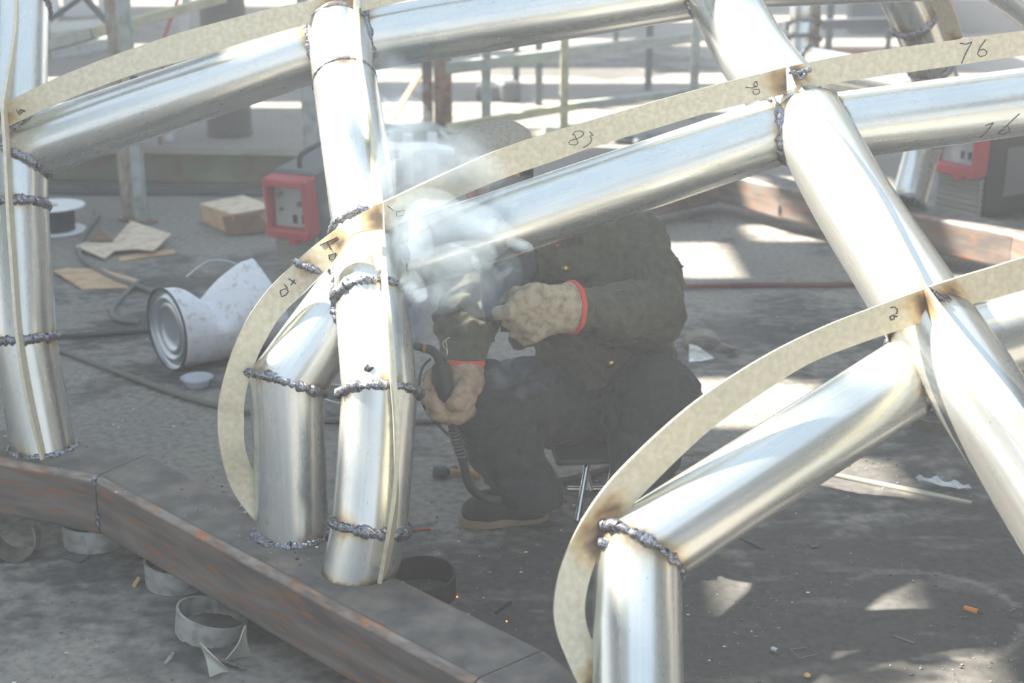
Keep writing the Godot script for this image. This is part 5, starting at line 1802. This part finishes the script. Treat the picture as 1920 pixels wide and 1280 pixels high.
	for b in [[1061, 505], [1147, 682], [1035, 700]]:
		var p := on_field(fj, b[0], b[1], 0.010)
		if p == Vector3.INF: continue
		var g := fj.grad(p)
		var mb := MB.new()
		mb.lathe(frame_at(p, g), [[0.0, -0.004], [0.0105, -0.004], [0.0105, 0.0], [0.009, 0.003], [0.006, 0.002], [0.0045, 0.004], [0.0, 0.0045]] if b[1] < 700 else [[0.0, -0.003], [0.004, -0.002], [0.003, 0.002], [0.0, 0.003]], 18)
		part("button", mb, M.brass, jacket)
	part("badge", cloth_patch(fj, [[1030, 452], [1092, 430], [1094, 458], [1034, 471]], 0.010, 0.003), M.olive_dark, jacket)
	var lt := MB.new()
	for st in [[[1053, 463], [1054, 453], [1060, 451]], [[1064, 460], [1065, 450], [1069, 449], [1071, 455], [1063, 456]], [[1071, 456], [1072, 447], [1074, 447], [1075, 455]], [[1077, 454], [1078, 445]], [[1089, 443], [1084, 444], [1086, 449], [1091, 451], [1086, 454]]]:
		var path: Array = st.map(func(p): return on_field(fj, p[0], p[1], 0.0125))
		if not path.has(Vector3.INF): lt.tube(path, 0.0012, 6)
	if lt.v.size(): part("badge_letters", lt, M.black, jacket)
	var rd := MB.new()
	var rp := on_field(fj, 1045, 460, 0.012)
	if rp != Vector3.INF:
		rd.lathe(frame_at(rp, fj.grad(rp)), [[0.0, -0.001], [0.005, -0.001], [0.004, 0.002], [0.0, 0.0025]], 10)
		part("badge_mark", rd, M.red, jacket)
	# ---- trousers
	var tb := bounds([pelvis, knL, anL, knR, anR], 0.17)
	var ft := Field.new(tb[0], tb[1], 0.0115)
	ft.bone(pelvis, P(1128, 740, 4.44), 0.15, 0.16, 0.05, thin, 1.1)
	ft.chain([hipL, P(985, 752, 4.24), knL, P(940, 830, 4.14), anL], [0.13, 0.127, 0.113, 0.1, 0.092], 0.03)
	ft.chain([hipR, P(1205, 757, 4.33), knR, P(1208, 850, 4.2), anR], [0.135, 0.138, 0.134, 0.103, 0.08], 0.03)
	ft.rough(nz, 0.006, Vector3(7, 8, 7))
	ft.rough(nf, 0.005, Vector3(9, 13, 9), 1.0)
	for c in [[[1180, 706], [1130, 722], [1085, 728]], [[1165, 730], [1120, 742], [1080, 742]], [[1150, 760], [1165, 745], [1185, 730]], [[1050, 720], [1055, 755], [1060, 770]], [[930, 860], [970, 850], [1000, 865]], [[945, 900], [985, 895], [1025, 905]], [[880, 800], [910, 810], [945, 800]], [[1152, 765], [1160, 790], [1166, 830]]]:
		var line: Array = c.map(func(p): return on_field(ft, p[0], p[1]))
		if not line.has(Vector3.INF): ft.crease(line, 0.014, 0.011)
	ft.floor_at(0.055)
	var tm := MB.new()
	ft.mesh(tm)
	part("trousers", tm, M.denim, person)
	# ---- boots
	boot(person, G(1028, 972), G(862, 984), 0.11)
	boot(person, G(1185, 968) + Vector3(0, 0, -0.02), G(1228, 1012), 0.10)
	# ---- gloves
	var gr := Field.new(P(1000, 590, 3.95) - Vector3(0.17, 0.15, 0.14), P(1000, 590, 3.95) + Vector3(0.235, 0.15, 0.14), 0.0055)
	gr.bone(P(1066, 576, 3.975), P(1040, 578, 3.955), 0.072, 0.062, 0.02, Vector3(0, 0, 1), 1.05)
	gr.chain([P(1045, 578, 3.955), P(1005, 572, 3.925), P(985, 578, 3.91)], [0.058, 0.06, 0.05], 0.02, Vector3(0, 0, 1), 1.35)
	gr.chain([P(1035, 602, 3.945), P(1003, 632, 3.935)], [0.035, 0.016], 0.02)
	gr.chain([P(985, 570, 3.905), P(958, 585, 3.89), P(934, 586, 3.90)], [0.03, 0.022, 0.019], 0.012)
	gr.chain([P(975, 592, 3.91), P(953, 604, 3.95), P(958, 612, 3.99)], [0.026, 0.018, 0.016], 0.008)
	gr.chain([P(985, 606, 3.92), P(966, 622, 3.96), P(975, 628, 4.0)], [0.024, 0.017, 0.015], 0.008)
	gr.chain([P(997, 615, 3.93), P(984, 636, 3.97), P(995, 638, 4.0)], [0.022, 0.016, 0.014], 0.008)
	gr.chain([P(1000, 550, 3.93), P(968, 552, 3.97), P(948, 566, 3.99)], [0.026, 0.02, 0.018], 0.01)
	gr.rough(nz, 0.0045, Vector3(16, 18, 16))
	gr.rough(nf, 0.0025, Vector3(40, 40, 40))
	flat_end(gr, P(1074, 576, 3.985), (P(1100, 577, 4.0) - P(1044, 578, 3.955)).normalized())
	var gm := MB.new()
	gr.mesh(gm)
	var glove := part("glove", gm, M.glove, person)
	cuff(glove, P(1072, 576, 3.98), (P(1100, 577, 4.0) - P(1044, 578, 3.955)).normalized(), 0.073)
	var gl := Field.new(P(848, 725, 3.88) - Vector3(0.12, 0.16, 0.13), P(848, 725, 3.88) + Vector3(0.12, 0.16, 0.13), 0.0052)
	gl.chain([P(869, 684, 3.945), P(872, 712, 3.92), P(862, 745, 3.9)], [0.056, 0.05, 0.042], 0.02)
	gl.chain([P(850, 700, 3.93), P(812, 706, 3.87), P(803, 742, 3.825), P(822, 766, 3.80)], [0.026, 0.023, 0.022, 0.019], 0.01)
	gl.chain([P(876, 745, 3.87), P(868, 758, 3.83), P(851, 757, 3.795)], [0.028, 0.023, 0.021], 0.008)
	gl.chain([P(878, 770, 3.89), P(862, 783, 3.82), P(820, 778, 3.80)], [0.022, 0.019, 0.017], 0.006)
	gl.chain([P(870, 772, 3.90), P(838, 786, 3.84), P(808, 772, 3.835)], [0.02, 0.017, 0.016], 0.006)
	gl.chain([P(882, 708, 3.9), P(868, 728, 3.84), P(856, 742, 3.82)], [0.026, 0.02, 0.017], 0.01)
	gl.rough(nz, 0.004, Vector3(18, 18, 18))
	gl.rough(nf, 0.0022, Vector3(45, 45, 45))
	flat_end(gl, P(868, 676, 3.945), Vector3(0.05, 1, -0.25).normalized())
	var glm := MB.new()
	gl.mesh(glm)
	var glove2 := part("glove", glm, M.glove_worn, person)
	cuff(glove2, P(868, 678, 3.945), Vector3(0.05, 1, -0.25).normalized(), 0.06)
	# ---- hat, hair, collar
	var ht := frame_at(head + upv * 0.055 - look * 0.0, (upv + look * 0.05 + Vector3(0.12, 0, 0)).normalized(), look)
	var hm := MB.new()
	hm.lathe(ht, [[0.145, -0.012], [0.132, 0.0], [0.118, 0.012], [0.117, 0.03], [0.108, 0.058], [0.085, 0.078], [0.05, 0.088], [0.0, 0.09]], 36)
	hm.lathe(ht, [[0.0, 0.083], [0.05, 0.081], [0.08, 0.072], [0.102, 0.054], [0.111, 0.028], [0.112, 0.01], [0.128, -0.004], [0.145, -0.012]], 36)
	part("hat", hm, M.hat, person)
	var hrf := MB.new()
	var hf := Field.new(hb[0], hb[1], 0.009)
	hf.bone(head - look * 0.045 + upv * 0.01, head - look * 0.05 - upv * 0.05, 0.07, 0.055, 0.03, sidev, 0.95)
	hf.rough(nf, 0.004, Vector3(40, 40, 40))
	hf.mesh(hrf)
	part("hair", hrf, M.black, person)
	var col := MB.new()
	var crow := []
	for j in 4:
		var line := []
		for k in 33:
			var a := TAU * k / 32.0
			var t := frame_at(neck + (head - neck).normalized() * (-0.03 + 0.02 * j), (head - neck), look)
			line.append(t * Vector3(cos(a) * (0.092 - 0.004 * j), 0, sin(a) * (0.088 - 0.004 * j)))
		crow.append(line)
	col.sheet(crow, 0.005)
	part("collar", col, M.olive, jacket)
	# ---- hand shield held up in front of the face
	var sh := thing("welding_shield", "dark hand-held welding shield gripped in the welder's raised glove", "welding shield", P(950, 600, 3.97))
	var srow := []
	for j in 11:
		var line := []
		for k in 13:
			var u := k / 12.0 * 2.0 - 1.0
			var v := j / 10.0
			var c := P(952 - 12 * (v - 0.5), lerpf(338, 604, v), 4.0)
			line.append(c + Vector3(0.07 * u - 0.045 * (1.0 - u * u), 0, 0.09 * u * -1.0) * (1.0 - 0.25 * pow(absf(v - 0.45) * 2.0, 3.0)))
		srow.append(line)
	var sm := MB.new()
	sm.sheet(srow, 0.004)
	part("face_plate", sm, M.shield, sh)
	var gw := MB.new()
	gw.box(frame_at(P(925, 385, 3.98), P(925, 340, 3.98) - P(925, 385, 3.98), Vector3(1, 0, 0)), Vector3(0.006, 0.06, 0.1), 0.004)
	part("window", gw, M.black, sh)
	var hn := MB.new()
	hn.tube([P(950, 570, 3.965), P(948, 600, 3.965), P(946, 622, 3.965)], [0.011, 0.012, 0.012], 12)
	part("handle", hn, M.black, sh)
	# ---- torch
	var tc := thing("welding_torch", "black welding torch with a bent neck held in the lower glove", "welding torch", P(835, 745, 3.83))
	var nzl := MB.new()
	nzl.tube([P(775, 647, 3.79), P(779, 648, 3.79), P(794, 652, 3.8)], [0.0095, 0.011, 0.0115], 16)
	part("nozzle", nzl, M.black, tc)
	var nrg := MB.new()
	nrg.tube([P(793, 652, 3.8), P(799, 653, 3.8)], 0.0135, 16)
	part("ring", nrg, M.brass_dull, tc)
	var nk := MB.new()
	nk.tube(smooth_path([P(798, 653, 3.8), P(810, 657, 3.8), P(820, 668, 3.81), P(826, 686, 3.82)], 6), 0.0125, 14)
	part("neck", nk, M.shield, tc)
	var hd := MB.new()
	hd.tube(smooth_path([P(824, 680, 3.815), P(828, 695, 3.82), P(832, 720, 3.825), P(838, 750, 3.835), P(846, 790, 3.85)], 5), [0.014, 0.02, 0.024, 0.026, 0.027, 0.027, 0.028, 0.028, 0.027, 0.026, 0.026, 0.025, 0.024, 0.023, 0.022, 0.021, 0.02, 0.02, 0.019, 0.019, 0.018], 20)
	part("grip", hd, M.shield, tc)
	var spring := MB.new()
	var sp := []
	for k in 97:
		var u := k / 96.0
		var c := P(849, 806, 3.86).lerp(P(866, 858, 3.9), u)
		var a := u * TAU * 8.0
		sp.append(c + Vector3(cos(a), 0, sin(a)) * 0.0155)
	spring.tube(sp, 0.0022, 6)
	part("spring", spring, M.cable, tc)
	var hs := MB.new()
	hs.tube(smooth_path([P(846, 788, 3.85), P(855, 825, 3.88), P(868, 865, 3.92), P(876, 900, 3.98), P(890, 922, 4.03), P(912, 934, 4.06), P(935, 938, 4.1)], 7), 0.0125, 12)
	part("hose", hs, M.cable_dark, tc)
	var cw := MB.new()
	cw.tube(smooth_path([P(808, 672, 3.86), P(792, 690, 3.86), P(786, 725, 3.86), P(797, 765, 3.86), P(822, 796, 3.87), P(843, 818, 3.88)], 7), 0.004, 8)
	part("control_wire", cw, M.cable_dark, tc)
	var th := MB.new()
	th.tube(smooth_path([P(843, 632, 3.84), P(831, 642, 3.83), P(834, 652, 3.82), P(839, 657, 3.82), P(838, 666, 3.82)], 5), 0.0008, 6)
	th.tube(smooth_path([P(835, 638, 3.83), P(838, 648, 3.82), P(838, 664, 3.82)], 5), 0.0008, 6)
	part("wire_curl", th, M.white, tc)
	# ---- stool
	var st := thing("folding_stool", "low folding stool with bright tube legs under the welder", "stool", G(1105, 975))
	var s0 := MB.new()
	s0.box(Transform3D(Basis(Vector3.UP, 0.1), P(1112, 838, 4.36)), Vector3(0.26, 0.02, 0.24), 0.008)
	part("seat", s0, M.shield, st)
	var sy: float = P(1112, 838, 4.36).y - 0.012
	for l in [[1102, 1082, 0.10, 0.0], [1085, 1108, -0.10, 0.05], [1150, 1168, 0.09, 0.02], [1160, 1140, -0.1, 0.05]]:
		var tp := P(l[0], 845, 4.36 - l[2])
		tp.y = sy
		var ft2 := G(l[1], 982 if l[2] > 0 else 925)
		var mb := MB.new()
		mb.tube([tp, ft2 + Vector3(0, 0.008, 0)], 0.0095, 12)
		part("leg", mb, M.chrome, st)
	for l in [[1078, 980, 1172, 980], [1064, 922, 1150, 922]]:
		var mb := MB.new()
		mb.tube([G(l[0], l[1]) + Vector3(0, 0.01, 0), G(l[2], l[3]) + Vector3(0, 0.01, 0)], 0.009, 10)
		part("foot_bar", mb, M.chrome, st)

func boot(person: Node3D, heel: Vector3, toe: Vector3, hgt: float) -> void:
	var d := (toe - heel).normalized()
	var q := d.cross(Vector3.UP).normalized()
	var ln := (toe - heel).length()
	var lo := heel.min(toe) - Vector3.ONE * 0.09
	var hi := heel.max(toe) + Vector3.ONE * 0.09 + Vector3(0, 0.1, 0)
	var f := Field.new(lo, hi, 0.007)
	var u := Vector3.UP
	f.bone(heel + d * 0.05 + u * 0.045, heel + d * (ln * 0.72) + u * 0.05, 0.042, 0.046, 0.03)
	f.bone(heel + d * (ln * 0.72) + u * 0.045, heel + d * (ln - 0.04) + u * 0.042, 0.048, 0.036, 0.02)
	f.bone(heel + d * 0.06 + u * 0.05, heel + d * 0.055 + u * (hgt + 0.02), 0.046, 0.05, 0.04)
	f.bone(heel + d * 0.07 + u * (hgt * 0.8), heel + d * (ln * 0.6) + u * 0.06, 0.042, 0.04, 0.03)
	f.rough(nz, 0.003, Vector3(16, 16, 16))
	f.floor_at(0.02)
	var mb := MB.new()
	f.mesh(mb)
	var b := part("boot", mb, M.boot, person)
	var sole := MB.new()
	var out := []
	for k in 40:
		var a := TAU * k / 40.0
		var x := cos(a)
		var wd := 0.05 + 0.006 * x - 0.014 * exp(-pow((x + 0.15) / 0.35, 2.0))
		out.append(heel + d * (ln * 0.5 + x * (ln * 0.5 + 0.004)) + q * sin(a) * wd + u * 0.002)
	sole.prism(out, Vector3(0, 0.024, 0))
	part("sole", sole, M.sole, b)

# cuts a field off beyond a plane
func flat_end(f: Field, c: Vector3, n: Vector3) -> void:
	for z in f.nz:
		for y in f.ny:
			for x in f.nx:
				var i: int = (z * f.ny + y) * f.nx + x
				f.f[i] = maxf(f.f[i], (f.o + Vector3(x, y, z) * f.h - c).dot(n))

# the stitched red edge of a glove's cuff
func cuff(glove: Node3D, c: Vector3, axis: Vector3, r: float) -> void:
	var t := frame_at(c, axis, Vector3.UP)
	var rows := []
	for j in 3:
		var line := []
		for k in 41:
			var a := TAU * k / 40.0
			var wob := 1.0 + 0.05 * nz.get_noise_2d(cos(a) * 2.0, sin(a) * 2.0)
			line.append(t * Vector3(cos(a) * r * wob, 0.007 * (j - 1), sin(a) * r * wob))
		rows.append(line)
	var mb := MB.new()
	mb.sheet(rows, 0.004)
	part("cuff_hem", mb, M.hem, glove)
# ------------------------------------------------------------------ welding smoke
func build_smoke() -> void:
	var t := Node3D.new()
	t.name = "welding_smoke"
	add_child(t)
	tag(t, "pale blue smoke billowing up from the weld past the middle column", "smoke", "", "stuff")
	var r2 := RandomNumberGenerator.new()
	r2.seed = 99
	# [x, y, depth, half width px, half height px, depth half, density, turn]
	var puffs := [
		[835, 432, 3.49, 115, 58, 0.05, 1.5, 0.1], [800, 405, 3.49, 72, 55, 0.05, 1.4, 0.0], [890, 452, 3.50, 78, 42, 0.05, 1.4, 0.2], [772, 470, 3.43, 42, 72, 0.045, 1.8, 0.0],
		[845, 497, 3.43, 92, 42, 0.05, 1.5, 0.3], [925, 405, 3.56, 55, 36, 0.05, 0.9, 0.3], [885, 330, 3.58, 68, 42, 0.06, 0.9, 0.2], [810, 322, 3.58, 78, 62, 0.07, 1.1, 0.0],
		[772, 560, 3.39, 30, 55, 0.04, 1.8, 0.0], [782, 618, 3.39, 18, 38, 0.03, 1.8, 0.0], [835, 550, 3.41, 55, 38, 0.05, 1.4, 0.4], [900, 540, 3.45, 48, 58, 0.05, 1.3, 0.2],
		[945, 520, 3.50, 36, 52, 0.045, 1.0, -0.2], [930, 578, 3.52, 26, 28, 0.04, 1.1, 0.5], [985, 505, 3.7, 20, 40, 0.03, 0.7, -0.4], [762, 255, 3.6, 56, 80, 0.07, 0.8, 0.0],
		[742, 180, 3.75, 48, 90, 0.07, 0.7, 0.1], [765, 115, 3.9, 64, 58, 0.06, 0.6, 0.0], [724, 320, 3.55, 20, 70, 0.05, 1.1, 0.0],
		[855, 280, 3.6, 80, 45, 0.08, 0.6, 0.0], [955, 698, 3.74, 55, 26, 0.035, 0.8, 0.5], [932, 684, 3.72, 30, 18, 0.03, 0.9, 0.4], [1005, 722, 3.76, 48, 15, 0.03, 0.6, 0.5],
		[830, 380, 3.6, 165, 110, 0.1, 0.3, 0.2],
	]
	var list := []
	for p in puffs:
		list.append(p)
		# curls and strands torn off each billow
		for k in 3:
			var a := r2.randf() * TAU
			var u: float = 0.35 + 0.75 * r2.randf()
			var s := r2.randf_range(0.12, 0.42)
			var big := maxf(p[3], p[4])
			list.append([p[0] + cos(a) * p[3] * u, p[1] + sin(a) * p[4] * u, p[2] + r2.randf_range(-0.4, 0.4) * p[5], big * s, big * s * r2.randf_range(0.16, 0.6), p[5] * r2.randf_range(0.2, 0.5), p[6] * r2.randf_range(0.8, 2.4), r2.randf_range(-1.2, 1.2)])
	for p in list:
		# nested shells, so that a billow thins out towards its edge
		var shells: Array = [[1.0, 0.42], [0.62, 0.62]] if p[3] > 25.0 else [[1.0, 0.8]]
		for sh in shells:
			var fog := FogVolume.new()
			fog.name = "puff"
			fog.shape = RenderingServer.FOG_VOLUME_SHAPE_ELLIPSOID
			var d: float = p[2]
			fog.size = Vector3(p[3] * 2.0 * d / F, p[4] * 2.0 * d / F, p[5] * 2.0) * sh[0]
			fog.position = P(p[0], p[1], d)
			fog.rotation = Vector3(0, 0, p[7])
			var m := FogMaterial.new()
			m.albedo = Color(0.84, 0.93, 1.0)
			m.density = p[6] * (5.4 if p[1] > 360.0 else 4.0) * sh[1]
			fog.material = m
			t.add_child(fog, true)
